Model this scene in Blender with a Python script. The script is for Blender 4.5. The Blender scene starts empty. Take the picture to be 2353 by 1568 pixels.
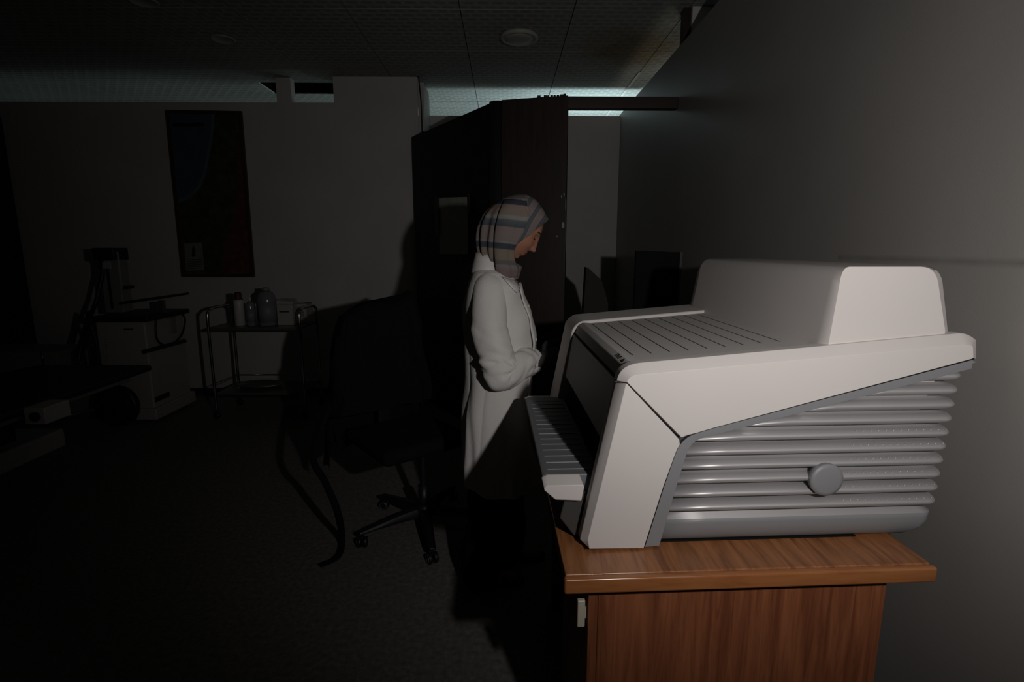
import bpy, bmesh, math, random
from mathutils import Vector, Matrix, noise
random.seed(4)
S = bpy.context.scene
C = S.collection
PI = math.pi
# ------------------------------------------------------------------ camera, world, lights
F = 1220.0; CX, CY = 1176.5, 784.0
PITCH = math.radians(10.04); YAW = math.radians(0.75); CAMZ = 1.45
cd = bpy.data.cameras.new('camera'); cam = bpy.data.objects.new('camera', cd); C.objects.link(cam)
cd.sensor_width = 36; cd.lens = 36*F/2353; cd.clip_start = 0.02
cam.location = (0, 0, CAMZ); cam.rotation_euler = (PI/2-PITCH, 0, -YAW)
S.camera = cam
S.view_settings.view_transform = 'Standard'; S.view_settings.look = 'None'
S.view_settings.gamma = 1; S.view_settings.use_curve_mapping = False
S.view_settings.exposure = 0.0
w = bpy.data.worlds.new('world'); S.world = w; w.use_nodes = True
w.node_tree.nodes['Background'].inputs[0].default_value = (0.8, 0.95, 1, 1)
w.node_tree.nodes['Background'].inputs[1].default_value = 0.0002
def light(name, typ, loc, power, color, size=.03, aim=None, cone=120, blend=1):
    d = bpy.data.lights.new(name, typ); o = bpy.data.objects.new(name, d); C.objects.link(o)
    o.location = loc; d.energy = power; d.color = color
    if typ == 'AREA': d.size = size
    else: d.shadow_soft_size = size
    if typ == 'SPOT': d.spot_size = math.radians(cone); d.spot_blend = blend
    if aim is not None:
        o.rotation_euler = (Vector(aim)-Vector(loc)).to_track_quat('-Z', 'Y').to_euler()
    return o
# the photographer's flash, a little above and to the right of the lens
light('flash', 'SPOT', (.50, .08, 1.53), 42, (1, .955, .92), .022, (.93, 3.2, 1.50), 128, 1)
# lamps burning in the rooms behind the partition walls
light('back_room_lamp', 'POINT', (1.02, 6.0, 2.02), 82, (.74, .98, 1.06), .16)
light('back_room_lamp_far', 'POINT', (-.4, 6.7, 1.7), 5, (.74, 1.0, .92), .12)
light('side_room_lamp', 'POINT', (1.85, 4.95, 2.15), 4.5, (1, .95, .80), .12)
light('left_room_lamp', 'POINT', (-2.0, 6.3, 1.9), 0.45, (.85, 1.0, .88), .12)

R3 = cam.rotation_euler.to_matrix()
O3 = Vector((0, 0, CAMZ))
def ray(px, py): return R3 @ Vector(((px-CX)/F, -(py-CY)/F, -1))
def ay(px, py, Y):
    d = ray(px, py); return O3 + d*(Y/d.y)
def az(px, py, Z):
    d = ray(px, py); return O3 + d*((Z-CAMZ)/d.z)
def ax(px, py, X):
    d = ray(px, py); return O3 + d*(X/d.x)
# ------------------------------------------------------------------ materials
def mat(name, col, rough=.5, metal=0, var=0, vscale=8, bump=0, bscale=60, spec=.5, stretch=(1,1,1), coat=0):
    m = bpy.data.materials.new(name); m.use_nodes = True
    nt = m.node_tree; N = nt.nodes; L = nt.links; b = N['Principled BSDF']
    b.inputs['Base Color'].default_value = (*col, 1); b.inputs['Roughness'].default_value = rough
    b.inputs['Metallic'].default_value = metal; b.inputs['Specular IOR Level'].default_value = spec
    b.inputs['Coat Weight'].default_value = coat
    if var or bump:
        tc = N.new('ShaderNodeTexCoord'); mp = N.new('ShaderNodeMapping'); mp.inputs['Scale'].default_value = stretch
        L.new(tc.outputs['Object'], mp.inputs[0])
    if var:
        n = N.new('ShaderNodeTexNoise'); n.inputs['Scale'].default_value = vscale; n.inputs['Detail'].default_value = 6
        L.new(mp.outputs[0], n.inputs['Vector'])
        r = N.new('ShaderNodeValToRGB')
        r.color_ramp.elements[0].position = .3; r.color_ramp.elements[1].position = .7
        r.color_ramp.elements[0].color = (*[c*(1-var) for c in col], 1); r.color_ramp.elements[1].color = (*[min(1, c*(1+var)) for c in col], 1)
        L.new(n.outputs[0], r.inputs[0]); L.new(r.outputs[0], b.inputs['Base Color'])
    if bump:
        n = N.new('ShaderNodeTexNoise'); n.inputs['Scale'].default_value = bscale; n.inputs['Detail'].default_value = 4
        L.new(mp.outputs[0], n.inputs['Vector'])
        bm_ = N.new('ShaderNodeBump'); bm_.inputs['Strength'].default_value = bump; bm_.inputs['Distance'].default_value = .004
        L.new(n.outputs[0], bm_.inputs['Height']); L.new(bm_.outputs[0], b.inputs['Normal'])
    return m
def wood(name, c1, c2, stretch, rough=.35, coat=.2):
    m = bpy.data.materials.new(name); m.use_nodes = True
    nt = m.node_tree; N = nt.nodes; L = nt.links; b = N['Principled BSDF']
    tc = N.new('ShaderNodeTexCoord'); mp = N.new('ShaderNodeMapping'); mp.inputs['Scale'].default_value = stretch
    L.new(tc.outputs['Object'], mp.inputs[0])
    n = N.new('ShaderNodeTexNoise'); n.inputs['Scale'].default_value = 5; n.inputs['Detail'].default_value = 8; n.inputs['Roughness'].default_value = .62; n.inputs['Distortion'].default_value = .6
    L.new(mp.outputs[0], n.inputs['Vector'])
    r = N.new('ShaderNodeValToRGB'); e = r.color_ramp.elements
    e[0].position = .36; e[0].color = (*c1, 1); e[1].position = .62; e[1].color = (*c2, 1)
    k = e.new(.5); k.color = (*[(a+b_)/2*1.05 for a, b_ in zip(c1, c2)], 1)
    L.new(n.outputs[0], r.inputs[0]); L.new(r.outputs[0], b.inputs['Base Color'])
    b.inputs['Roughness'].default_value = rough; b.inputs['Coat Weight'].default_value = coat; b.inputs['Coat Roughness'].default_value = .15
    return m
M = {}
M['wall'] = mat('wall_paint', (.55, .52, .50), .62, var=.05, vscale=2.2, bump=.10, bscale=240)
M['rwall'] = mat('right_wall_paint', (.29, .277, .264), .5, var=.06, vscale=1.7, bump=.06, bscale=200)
def scuff(m, z0, y1):
    # long dark rub mark along the wall
    N = m.node_tree.nodes; L = m.node_tree.links; b = N['Principled BSDF']; src = b.inputs['Base Color'].links[0].from_socket
    tc = N.new('ShaderNodeTexCoord'); sp = N.new('ShaderNodeSeparateXYZ'); L.new(tc.outputs['Object'], sp.inputs[0])
    n = N.new('ShaderNodeTexNoise'); n.inputs['Scale'].default_value = 9; n.inputs['Detail'].default_value = 5; L.new(tc.outputs['Object'], n.inputs['Vector'])
    def mth(op, a, b_=None, c=None):
        q = N.new('ShaderNodeMath'); q.operation = op
        for i, v in enumerate((a, b_, c)):
            if v is None: continue
            if isinstance(v, (int, float)): q.inputs[i].default_value = v
            else: L.new(v, q.inputs[i])
        return q.outputs[0]
    dz = mth('ABSOLUTE', mth('SUBTRACT', sp.outputs['Z'], z0)); band = mth('SUBTRACT', 1.0, mth('MULTIPLY', dz, 70.0)); band.node.use_clamp = True
    ymask = mth('LESS_THAN', sp.outputs['Y'], y1); k = mth('MULTIPLY', mth('MULTIPLY', band, ymask), mth('MULTIPLY', n.outputs['Fac'], .75))
    mx = N.new('ShaderNodeMix'); mx.data_type = 'RGBA'; mx.inputs[7].default_value = (.10, .095, .09, 1)
    L.new(k, mx.inputs[0]); L.new(src, mx.inputs[6]); L.new(mx.outputs[2], b.inputs['Base Color'])
scuff(M['rwall'], ax(2150, 599, 1.145).z, ax(1925, 596, 1.145).y)
M['ceil_back'] = mat('joint_dark', (.05, .05, .05), .8)
M['black'] = mat('matt_black', (.006, .006, .006), .8, spec=.2)
M['plenum'] = mat('plenum', (.01, .01, .01), 1)
M['base'] = mat('baseboard', (.03, .028, .026), .5)
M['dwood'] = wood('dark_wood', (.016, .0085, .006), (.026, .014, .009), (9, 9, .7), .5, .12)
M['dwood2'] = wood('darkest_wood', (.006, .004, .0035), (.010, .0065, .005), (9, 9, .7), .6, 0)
M['beam'] = wood('beam_wood', (.018, .011, .009), (.03, .017, .012), (.7, 9, 9), .5, .1)
M['desktop'] = wood('desk_top_wood', (.20, .072, .024), (.36, .145, .053), (11, 1.0, 11), .3, .3)
M['deskedge'] = wood('desk_edge_wood', (.29, .10, .032), (.37, .145, .05), (1.2, 9, 9), .28, .4)
M['desk'] = wood('desk_panel_wood', (.18, .056, .025), (.33, .115, .050), (10, 10, .55), .42, .12)
M['white_pl'] = mat('machine_white', (.63, .592, .575), .5, var=.02, vscale=3, spec=.3)
M['top_pl'] = mat('machine_top_plate', (.56, .54, .525), .75, bump=.08, bscale=700, spec=.15)
M['grey_pl'] = mat('machine_grey_trim', (.235, .24, .25), .45, bump=.1, bscale=700)
M['silver'] = mat('machine_silver', (.50, .49, .50), .45, metal=.5, var=.03, vscale=6, stretch=(1, 1, 20))
M['front_pl'] = mat('machine_front', (.16, .155, .145), .5)
M['chrome'] = mat('chrome', (.5, .5, .5), .2, metal=1)
M['dsteel'] = mat('dull_steel', (.28, .28, .27), .35, metal=.8)
M['blackpl'] = mat('black_plastic', (.012, .012, .013), .45)
M['softblack'] = mat('black_cloth', (.010, .010, .011), .95, bump=.4, bscale=40, spec=.15)
M['trousers'] = mat('black_trousers', (.007, .007, .008), .95, spec=.1)
M['coat'] = mat('coat_cotton', (.72, .70, .68), .85, var=.03, vscale=7, bump=.25, bscale=90, spec=.2)
M['skin'] = mat('skin', (.40, .19, .12), .48, var=.06, vscale=25)
M['lips'] = mat('lips', (.26, .09, .075), .45)
M['brow'] = mat('brow_hair', (.02, .014, .012), .8)
M['glove'] = mat('dark_glove', (.03, .027, .026), .75)
M['cream'] = mat('cream_enamel', (.42, .41, .375), .45, var=.04)
M['creamd'] = mat('grey_enamel', (.26, .26, .245), .5)
M['couch'] = mat('couch_vinyl', (.03, .03, .034), .45)
M['paper'] = mat('paper', (.50, .51, .45), .7, var=.1, vscale=12)
M['sea'] = mat('map_sea', (.045, .085, .115), .4, var=.12, vscale=9)
M['shelf'] = mat('map_shallow_sea', (.09, .13, .16), .4)
M['land'] = mat('map_green_land', (.05, .065, .03), .4, var=.45, vscale=14)
M['land2'] = mat('map_red_land', (.11, .042, .025), .4, var=.4, vscale=14)
M['inkdark'] = mat('ink', (.01, .01, .01), .6)
M['inset'] = mat('map_inset', (.22, .22, .2), .5, var=.15, vscale=60)
M['frame'] = mat('frame_wood', (.06, .03, .015), .4)
M['redcap'] = mat('maroon_cap', (.10, .02, .016), .5)
M['bottlew'] = mat('white_bottle', (.55, .55, .52), .4)
M['label'] = mat('bottle_label', (.22, .22, .25), .5)
M['nickel'] = mat('drawer_pull', (.55, .50, .40), .35)
M['clear'] = mat('translucent_plastic', (.38, .40, .43), .15)
M['clear'].node_tree.nodes['Principled BSDF'].inputs['Transmission Weight'].default_value = .55
M['shelfpl'] = mat('trolley_shelf', (.16, .155, .145), .3, metal=.4)
M['fixture'] = mat('lamp_fixture', (.35, .35, .32), .5)
M['seam'] = mat('seam_black', (.008, .008, .009), .7)
CEIL_Z = 2.97
def ceiling_mat():
    m = bpy.data.materials.new('ceiling_tile'); m.use_nodes = True
    N = m.node_tree.nodes; L = m.node_tree.links; b = N['Principled BSDF']
    tc = N.new('ShaderNodeTexCoord'); br = N.new('ShaderNodeTexBrick')
    br.inputs['Color1'].default_value = (.30, .305, .28, 1); br.inputs['Color2'].default_value = (.36, .365, .335, 1); br.inputs['Mortar'].default_value = (.42, .43, .395, 1)
    br.inputs['Scale'].default_value = 1; br.inputs['Mortar Size'].default_value = .024; br.inputs['Mortar Smooth'].default_value = 1.0
    br.inputs['Brick Width'].default_value = .092; br.inputs['Row Height'].default_value = .062
    br.inputs['Bias'].default_value = -.3
    L.new(tc.outputs['Object'], br.inputs['Vector'])
    ns = N.new('ShaderNodeTexNoise'); ns.inputs['Scale'].default_value = .9
    L.new(tc.outputs['Object'], ns.inputs['Vector'])
    mx = N.new('ShaderNodeMix'); mx.data_type = 'RGBA'; mx.blend_type = 'MULTIPLY'; mx.inputs[0].default_value = .5
    L.new(br.outputs['Color'], mx.inputs[6]); L.new(ns.outputs['Fac'], mx.inputs[7]); dn = N.new('ShaderNodeVectorMath'); dn.operation = 'DISTANCE'; dn.inputs[1].default_value = (1.02, 4.45, CEIL_Z)
    L.new(tc.outputs['Object'], dn.inputs[0])
    n3 = N.new('ShaderNodeTexNoise'); n3.inputs['Scale'].default_value = 4; L.new(tc.outputs['Object'], n3.inputs['Vector'])
    ad = N.new('ShaderNodeMath'); ad.operation = 'MULTIPLY_ADD'; L.new(n3.outputs['Fac'], ad.inputs[0]); ad.inputs[1].default_value = .5; L.new(dn.outputs['Value'], ad.inputs[2])
    rs = N.new('ShaderNodeValToRGB'); rs.color_ramp.elements[0].position = .45; rs.color_ramp.elements[0].color = (.62, .45, .27, 1); rs.color_ramp.elements[1].position = .8; rs.color_ramp.elements[1].color = (1, 1, 1, 1)
    L.new(ad.outputs[0], rs.inputs[0])
    m2 = N.new('ShaderNodeMix'); m2.data_type = 'RGBA'; m2.blend_type = 'MULTIPLY'; m2.inputs[0].default_value = 1
    L.new(mx.outputs[2], m2.inputs[6]); L.new(rs.outputs[0], m2.inputs[7]); L.new(m2.outputs[2], b.inputs['Base Color'])
    bp = N.new('ShaderNodeBump'); bp.inputs['Strength'].default_value = .4; bp.inputs['Distance'].default_value = .006
    L.new(br.outputs['Fac'], bp.inputs['Height']); L.new(bp.outputs[0], b.inputs['Normal'])
    b.inputs['Roughness'].default_value = .85
    return m
M['ceil'] = ceiling_mat()
def floor_mat():
    m = bpy.data.materials.new('floor_terrazzo'); m.use_nodes = True
    N = m.node_tree.nodes; L = m.node_tree.links; b = N['Principled BSDF']
    tc = N.new('ShaderNodeTexCoord')
    v = N.new('ShaderNodeTexVoronoi'); v.inputs['Scale'].default_value = 95
    L.new(tc.outputs['Object'], v.inputs['Vector'])
    r = N.new('ShaderNodeValToRGB'); e = r.color_ramp.elements
    e[0].position = .02; e[0].color = (.54, .52, .47, 1); e[1].position = .16; e[1].color = (.24, .228, .21, 1)
    L.new(v.outputs['Distance'], r.inputs[0])
    n = N.new('ShaderNodeTexNoise'); n.inputs['Scale'].default_value = 45; n.inputs['Detail'].default_value = 6
    L.new(tc.outputs['Object'], n.inputs['Vector'])
    r2 = N.new('ShaderNodeValToRGB'); r2.color_ramp.elements[0].position = .35; r2.color_ramp.elements[0].color = (.6, .6, .6, 1); r2.color_ramp.elements[1].position = .7
    L.new(n.outputs[0], r2.inputs[0])
    mx = N.new('ShaderNodeMix'); mx.data_type = 'RGBA'; mx.blend_type = 'MULTIPLY'; mx.inputs[0].default_value = 1
    L.new(r.outputs[0], mx.inputs[6]); L.new(r2.outputs[0], mx.inputs[7]); L.new(mx.outputs[2], b.inputs['Base Color'])
    b.inputs['Roughness'].default_value = .6; b.inputs['Specular IOR Level'].default_value = .25
    return m
M['floor'] = floor_mat()
# ------------------------------------------------------------------ helpers
def obj(name, bm, m, parent=None, smooth=False, bevel=0, seg=3, subsurf=0):
    bmesh.ops.recalc_face_normals(bm, faces=bm.faces)
    me = bpy.data.meshes.new(name); bm.to_mesh(me); bm.free()
    for x in (m if isinstance(m, (list, tuple)) else [m]): me.materials.append(x)
    o = bpy.data.objects.new(name, me); C.objects.link(o)
    if parent:
        o.parent = parent
        # geometry is written in world space; shift it under its parent
        if parent.get('_w') is not None or parent.type == 'EMPTY' or parent.parent:
            pw = world(parent); me.transform(pw.inverted())
    if smooth:
        for p in me.polygons: p.use_smooth = True
    if bevel:
        b = o.modifiers.new('bevel', 'BEVEL'); b.width = bevel; b.segments = seg; b.limit_method = 'ANGLE'; b.angle_limit = math.radians(35)
        for p in me.polygons: p.use_smooth = True
        wn = o.modifiers.new('wn', 'WEIGHTED_NORMAL'); wn.keep_sharp = True
    if subsurf:
        s = o.modifiers.new('sub', 'SUBSURF'); s.levels = subsurf; s.render_levels = subsurf
    return o
def world(o):
    m = o.matrix_basis.copy(); p = o.parent
    while p: m = p.matrix_basis @ m; p = p.parent
    return m
def thing(name, label, cat, loc=(0, 0, 0), rotz=0, group=None):
    o = bpy.data.objects.new(name, None); C.objects.link(o); o.empty_display_size = .05
    o.location = loc; o.rotation_euler = (0, 0, rotz); o['label'] = label; o['category'] = cat
    if group: o['group'] = group
    return o
def tag(o, label, cat, group=None):
    o['label'] = label; o['category'] = cat
    if group: o['group'] = group
    # origin at the base centre
    me = o.data; vs = [v.co for v in me.vertices]
    c = Vector(((min(v.x for v in vs)+max(v.x for v in vs))/2, (min(v.y for v in vs)+max(v.y for v in vs))/2, min(v.z for v in vs)))
    me.transform(Matrix.Translation(-c)); o.location = c
    return o
def struct(name, bm, m, parent=None, **k):
    o = obj(name, bm, m, parent, **k)
    if not parent: o['kind'] = 'structure'
    return o
def nb(): return bmesh.new()
def box(bm, a, b, mi=0):
    x0, y0, z0 = a; x1, y1, z1 = b
    vs = [bm.verts.new(p) for p in ((x0,y0,z0),(x1,y0,z0),(x1,y1,z0),(x0,y1,z0),(x0,y0,z1),(x1,y0,z1),(x1,y1,z1),(x0,y1,z1))]
    for f in ((0,3,2,1),(4,5,6,7),(0,1,5,4),(1,2,6,5),(2,3,7,6),(3,0,4,7)):
        bm.faces.new([vs[i] for i in f]).material_index = mi
    return bm
def hexa(bm, lo, hi, mi=0):
    """solid between two quads (lists of 4 points)"""
    a = [bm.verts.new(p) for p in lo]; b = [bm.verts.new(p) for p in hi]
    bm.faces.new(a[::-1]).material_index = mi; bm.faces.new(b).material_index = mi
    n = len(a)
    for i in range(n): bm.faces.new((a[i], a[(i+1) % n], b[(i+1) % n], b[i])).material_index = mi
    return bm
def tube(bm, pts, r, n=12, caps=True, mi=0):
    pts = [Vector(p) for p in pts]; rs = r if isinstance(r, (list, tuple)) else [r]*len(pts)
    rings = []; prev = None
    for i, p in enumerate(pts):
        t = (pts[min(i+1, len(pts)-1)]-pts[max(i-1, 0)]).normalized()
        if prev is None:
            up = Vector((0, 0, 1)) if abs(t.z) < .9 else Vector((0, 1, 0)); a = t.cross(up).normalized()
        else: a = (prev - t*prev.dot(t)).normalized()
        prev = a; b = t.cross(a)
        rings.append([bm.verts.new(p+(a*math.cos(2*PI*k/n)+b*math.sin(2*PI*k/n))*rs[i]) for k in range(n)])
    for i in range(len(rings)-1):
        for k in range(n): bm.faces.new((rings[i][k], rings[i][(k+1) % n], rings[i+1][(k+1) % n], rings[i+1][k])).material_index = mi
    if caps:
        bm.faces.new(rings[0][::-1]).material_index = mi; bm.faces.new(rings[-1]).material_index = mi
    return bm
def spline(pts, n=8):
    pts = [Vector(p) for p in pts]; out = []
    for i in range(len(pts)-1):
        p0 = pts[max(i-1, 0)]; p1 = pts[i]; p2 = pts[i+1]; p3 = pts[min(i+2, len(pts)-1)]
        for k in range(n):
            t = k/n
            out.append(.5*((2*p1)+(p2-p0)*t+(2*p0-5*p1+4*p2-p3)*t*t+(3*p1-p0-3*p2+p3)*t**3))
    out.append(pts[-1]); return out
def lathe(bm, prof, c=(0, 0, 0), n=24, M4=None, mi=0):
    c = Vector(c); rings = []
    for r, z in prof:
        ring = []
        for k in range(n):
            p = Vector((r*math.cos(2*PI*k/n), r*math.sin(2*PI*k/n), z))
            if M4: p = M4 @ p
            ring.append(bm.verts.new(c+p))
        rings.append(ring)
    for i in range(len(rings)-1):
        for k in range(n): bm.faces.new((rings[i][k], rings[i][(k+1) % n], rings[i+1][(k+1) % n], rings[i+1][k])).material_index = mi
    bm.faces.new(rings[0][::-1]).material_index = mi; bm.faces.new(rings[-1]).material_index = mi
    return bm
def capsule(bm, a, b, ra, rb, n=14):
    a = Vector(a); b = Vector(b); d = (b-a); L_ = d.length; t = d.normalized() if L_ > 1e-6 else Vector((0, 0, 1))
    pts = []; rs = []
    for k in range(5): 
        th = PI/2*(k/5); pts.append(a - t*ra*math.cos(th)); rs.append(max(ra*math.sin(th), 1e-4))
    for k in range(4): pts.append(a+d*(k/3)); rs.append(ra+(rb-ra)*k/3)
    for k in range(1, 6):
        th = PI/2*(k/5); pts.append(b + t*rb*math.sin(th)); rs.append(max(rb*math.cos(th), 1e-4))
    return tube(bm, pts, rs, n)
def ellipsoid(bm, c, rad, nu=24, nv=16, rot=None):
    c = Vector(c); prof = []
    rings = []
    for j in range(1, nv):
        th = PI*j/nv; ring = []
        for k in range(nu):
            p = Vector((rad[0]*math.sin(th)*math.cos(2*PI*k/nu), rad[1]*math.sin(th)*math.sin(2*PI*k/nu), rad[2]*math.cos(th)))
            if rot: p = rot @ p
            ring.append(bm.verts.new(c+p))
        rings.append(ring)
    t = Vector((0, 0, rad[2])); b = -t
    if rot: t = rot @ t; b = rot @ b
    vt = bm.verts.new(c+t); vb = bm.verts.new(c+b)
    for k in range(nu):
        bm.faces.new((vt, rings[0][k], rings[0][(k+1) % nu])); bm.faces.new((vb, rings[-1][(k+1) % nu], rings[-1][k]))
        for j in range(len(rings)-1): bm.faces.new((rings[j][k], rings[j+1][k], rings[j+1][(k+1) % nu], rings[j][(k+1) % nu]))
    return bm
# ------------------------------------------------------------------ room
WT = 2.745      # top of the partition walls
CZ = 2.97       # suspended ceiling
YL = 5.16       # wall behind the trolley
YB = 5.54       # wall behind the wooden partition
XR = 1.145      # right wall
struct('floor', box(nb(), (-6.2, -1.6, -.08), (4.2, 9.0, 0)), M['floor'])
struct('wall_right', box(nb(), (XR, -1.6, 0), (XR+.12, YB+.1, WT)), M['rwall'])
struct('wall_back', box(nb(), (-.86, YB, 0), (XR, YB+.1, WT-.02)), M['wall'])
struct('wall_left', box(nb(), (-6.2, -1.6, 0), (-6.1, 9.0, 3.3)), M['wall'])
struct('wall_behind', box(nb(), (-6.1, -1.6, 0), (XR, -1.5, 3.0)), M['wall'])
b = nb(); box(b, (-5.9, YL, 0), (-.88, YL+.12, WT)); struct('wall_rear_left', b, M['wall'])
xa = ay(771, 300, YL).x; xb = ay(962, 300, YL).x
b = nb(); box(b, (xa, YL-.0008, 0), (xb, YL-.0005, CZ-.002)); box(b, (xa, YL+.1, WT+.001), (xb, YL+.2, CZ-.002)); box(b, (xa, YL-.0004, WT+.002), (xb, YL+.1, CZ-.002))
struct('trim_1', b, M['wall'])
b = nb(); box(b, (xb+.002, YL-.0, 0), (xb+.055, YB-.002, CZ-.05)); struct('trim_2', b, M['wall'])
struct('wall_far', box(nb(), (-6.1, 8.9, 0), (4.1, 9.0, 3.3)), M['wall'])
struct('wall_far_right', box(nb(), (4.1, -1.6, 0), (4.2, 9.0, 3.3)), M['wall'])
struct('baseboard_back', box(nb(), (-5.8, YL-.015, 0), (xa-.002, YL-.001, .07)), M['base'])
struct('baseboard_right', box(nb(), (XR-.012, -1.4, 0), (XR-.001, YB-.02, .08)), M['base'])
# supports between wall tops and the ceiling
p0 = ay(634, 200, YL+.03); p1 = ay(668, 200, YL+.03)
struct('trim_3', box(nb(), (p0.x, YL+.03, WT+.001), (p1.x, YL+.12, CZ-.003)), M['wall'])
# post and boxed riser above the right wall
q0 = ay(1577, 40, 3.9); q1 = ay(1592, 40, 3.9)
struct('trim_4', box(nb(), (XR+.012, 3.72, WT+.001), (XR+.058, 3.78, CZ-.003)), M['beam'])
struct('trim_5', box(nb(), (XR+.060, 3.70, WT+.001), (XR+.30, 3.9, CZ-.003)), M['wall'])
# ceiling: tiles laid with a joint between, one tile broken away
b = nb(); T = .74; X0 = .452; Y0 = 5.25
hx0 = az(598, 193, CZ).x; hx1 = az(775, 193, CZ).x; hy0 = az(690, 190, CZ).y; hy1 = az(690, 216, CZ).y
def tile(x0, y0, x1, y1, g=.003):
    if x1-x0 < .01 or y1-y0 < .01: return
    box(b, (x0+g, y0+g, CZ), (x1-g, y1-g, CZ+.012), 0)
for i in range(-9, 6):
    for j in range(-10, 6):
        x0 = X0+i*T; y0 = Y0+j*T; x1 = x0+T; y1 = y0+T
        x0 = max(x0, -6.1); x1 = min(x1, 4.1); y1 = min(y1, 8.9); y0 = max(y0, -1.6)
        if x1 <= x0 or y1 <= y0: continue
        if x0 < hx1 and x1 > hx0 and y0 < hy1 and y1 > hy0:
            cx0 = max(x0, hx0); cx1 = min(x1, hx1); cy0 = max(y0, hy0); cy1 = min(y1, hy1)
            tile(x0, y0, x1, cy0, .001); tile(x0, cy1, x1, y1, .001); tile(x0, cy0, cx0, cy1, .001); tile(cx1, cy0, x1, cy1, .001)
        else: tile(x0, y0, x1, y1)
# void above
box(b, (-6.1, -1.6, 3.25), (4.1, 8.9, 3.3), 1)
# dark bars in the joints
for i in range(-8, 6):
    x = X0+i*T
    if x > 4 or x < -6: continue
    box(b, (x-.02, -1.6, CZ+.0125), (x+.02, hy0 if hx0 < x < hx1 else 8.9, CZ+.03), 1)
for j in range(-9, 5):
    y = Y0+j*T; box(b, (-6.1, y-.02, CZ+.0126), (4.1, y+.02, CZ+.031), 1)
# the one pale bar that hangs proud of the tiles
box(b, (X0+T-.012, 5.0, CZ-.006), (X0+T+.012, 8.0, CZ-.0005), 2)
struct('ceiling', b, [M['ceil'], M['plenum'], M['cream']])
# electric cable down the end of the wall
c = obj('electric_cable', tube(nb(), spline([ay(915, 167, YL-.01), ay(945, 171, YL-.01), ay(960, 176, YL-.01), ay(964, 200, YL-.01), ay(969, 260, YL-.01), ay(972, 420, YL-.01)]), .006, 8), M['blackpl'])
tag(c, 'thin black cable running down the end of the pale wall beside the wooden partition', 'cable')
# ceiling lamps
c3 = az(1193, 80, CZ)
t = thing('ceiling_light', 'round white ceiling light fixture, unlit, in the middle of the dark ceiling', 'ceiling light', c3)
obj('rim', lathe(nb(), [(.105, 0), (.135, -.004), (.14, -.02), (.132, -.032), (.118, -.034), (.112, -.026), (.105, -.022)], c3, 40), M['fixture'], t, smooth=True)
obj('diffuser', lathe(nb(), [(.104, -.001), (.104, -.028), (.085, -.036), (.05, -.041), (.01, -.043)], c3, 40), M['fixture'], t, smooth=True)
def downlight(px, py, r, label):
    c = az(px, py, CZ); t = thing('recessed_downlight', label, 'ceiling light', c)
    obj('rim', lathe(nb(), [(r*.86, -.001), (r, -.001), (r, -.005), (r*.95, -.009), (r*.88, -.009), (r*.86, -.006)], c, 32), M['fixture'], t, smooth=True)
    obj('reflector', lathe(nb(), [(r*.85, -.0008), (r*.85, -.003), (r*.4, -.002), (r*.05, -.0015)], c, 32), M['black'], t, smooth=True)
    return t
downlight(512, 89, .085, 'small round recessed downlight with thin pale rim, left part of the dark ceiling')
downlight(330, 2, .085, 'small dark recessed downlight at the top edge of the view, left of the other lights')
# ------------------------------------------------------------------ wooden partition
PT = 2.43
A = az(947, 315, PT); B_ = az(1142, 230, PT); D_ = az(1305, 219, PT)
def panel(p, q, th, z0, z1):
    p = Vector((p.x, p.y, 0)); q = Vector((q.x, q.y, 0)); n = Vector((-(q-p).y, (q-p).x, 0)).normalized()*th
    if n.y < 0: n = -n
    lo = [p, q, q+n, p+n]
    return hexa(nb(), [v+Vector((0, 0, z0)) for v in lo], [v+Vector((0, 0, z1)) for v in lo])
t = thing('wooden_partition', 'tall dark brown wooden partition behind the standing woman, with a beam to the right wall', 'partition', (B_.x, B_.y, 0))
dirL = (A-B_).normalized(); dirR = (D_-B_).normalized()
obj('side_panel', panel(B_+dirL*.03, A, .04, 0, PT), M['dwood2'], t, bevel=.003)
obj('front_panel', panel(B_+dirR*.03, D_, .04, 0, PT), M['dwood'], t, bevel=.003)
gl = mat('polished_corner', (.022, .019, .020), .42, spec=.5, bump=.5, bscale=9)
obj('corner_post', lathe(nb(), [(.058, 0), (.058, PT-.002)], (B_.x+.004, B_.y+.056, 0), 36), gl, t, smooth=True)
bb = box(nb(), (D_.x+.001, D_.y, 2.352), (XR-.002, D_.y+.07, 2.425)); obj('header_beam', bb, M['beam'], t, bevel=.003)
# broken rim on top of the panel
bb = nb(); rx = random.Random(2)
for k in range(9):
    f = .58+.045*k; p = B_.lerp(D_, f); h = rx.uniform(.003, .014)
    box(bb, (p.x, p.y+.006, PT+.0005), (p.x+rx.uniform(.012, .022), p.y+.03, PT+h))
obj('splintered_edge', bb, M['dwood'], t)
bb = nb()
for (px, py, w_, h_) in ((1296, 447, 3, 10), (1290, 452, 2, 6), (1300, 470, 2, 30), (1294, 518, 6, 16), (1280, 543, 4, 4)):
    p = ay(px, py, D_.y-.0025); s = D_.y/F
    pts = [p+Vector((w_*s*.5*math.cos(a)*rx.uniform(.7, 1.2), 0, h_*s*.5*math.sin(a)*rx.uniform(.8, 1.1))) for a in [2*PI*i/9 for i in range(9)]]
    hexa(bb, pts, [q+Vector((0, .0012, 0)) for q in pts])
obj('chipped_paint', bb, M['creamd'], t)
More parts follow.
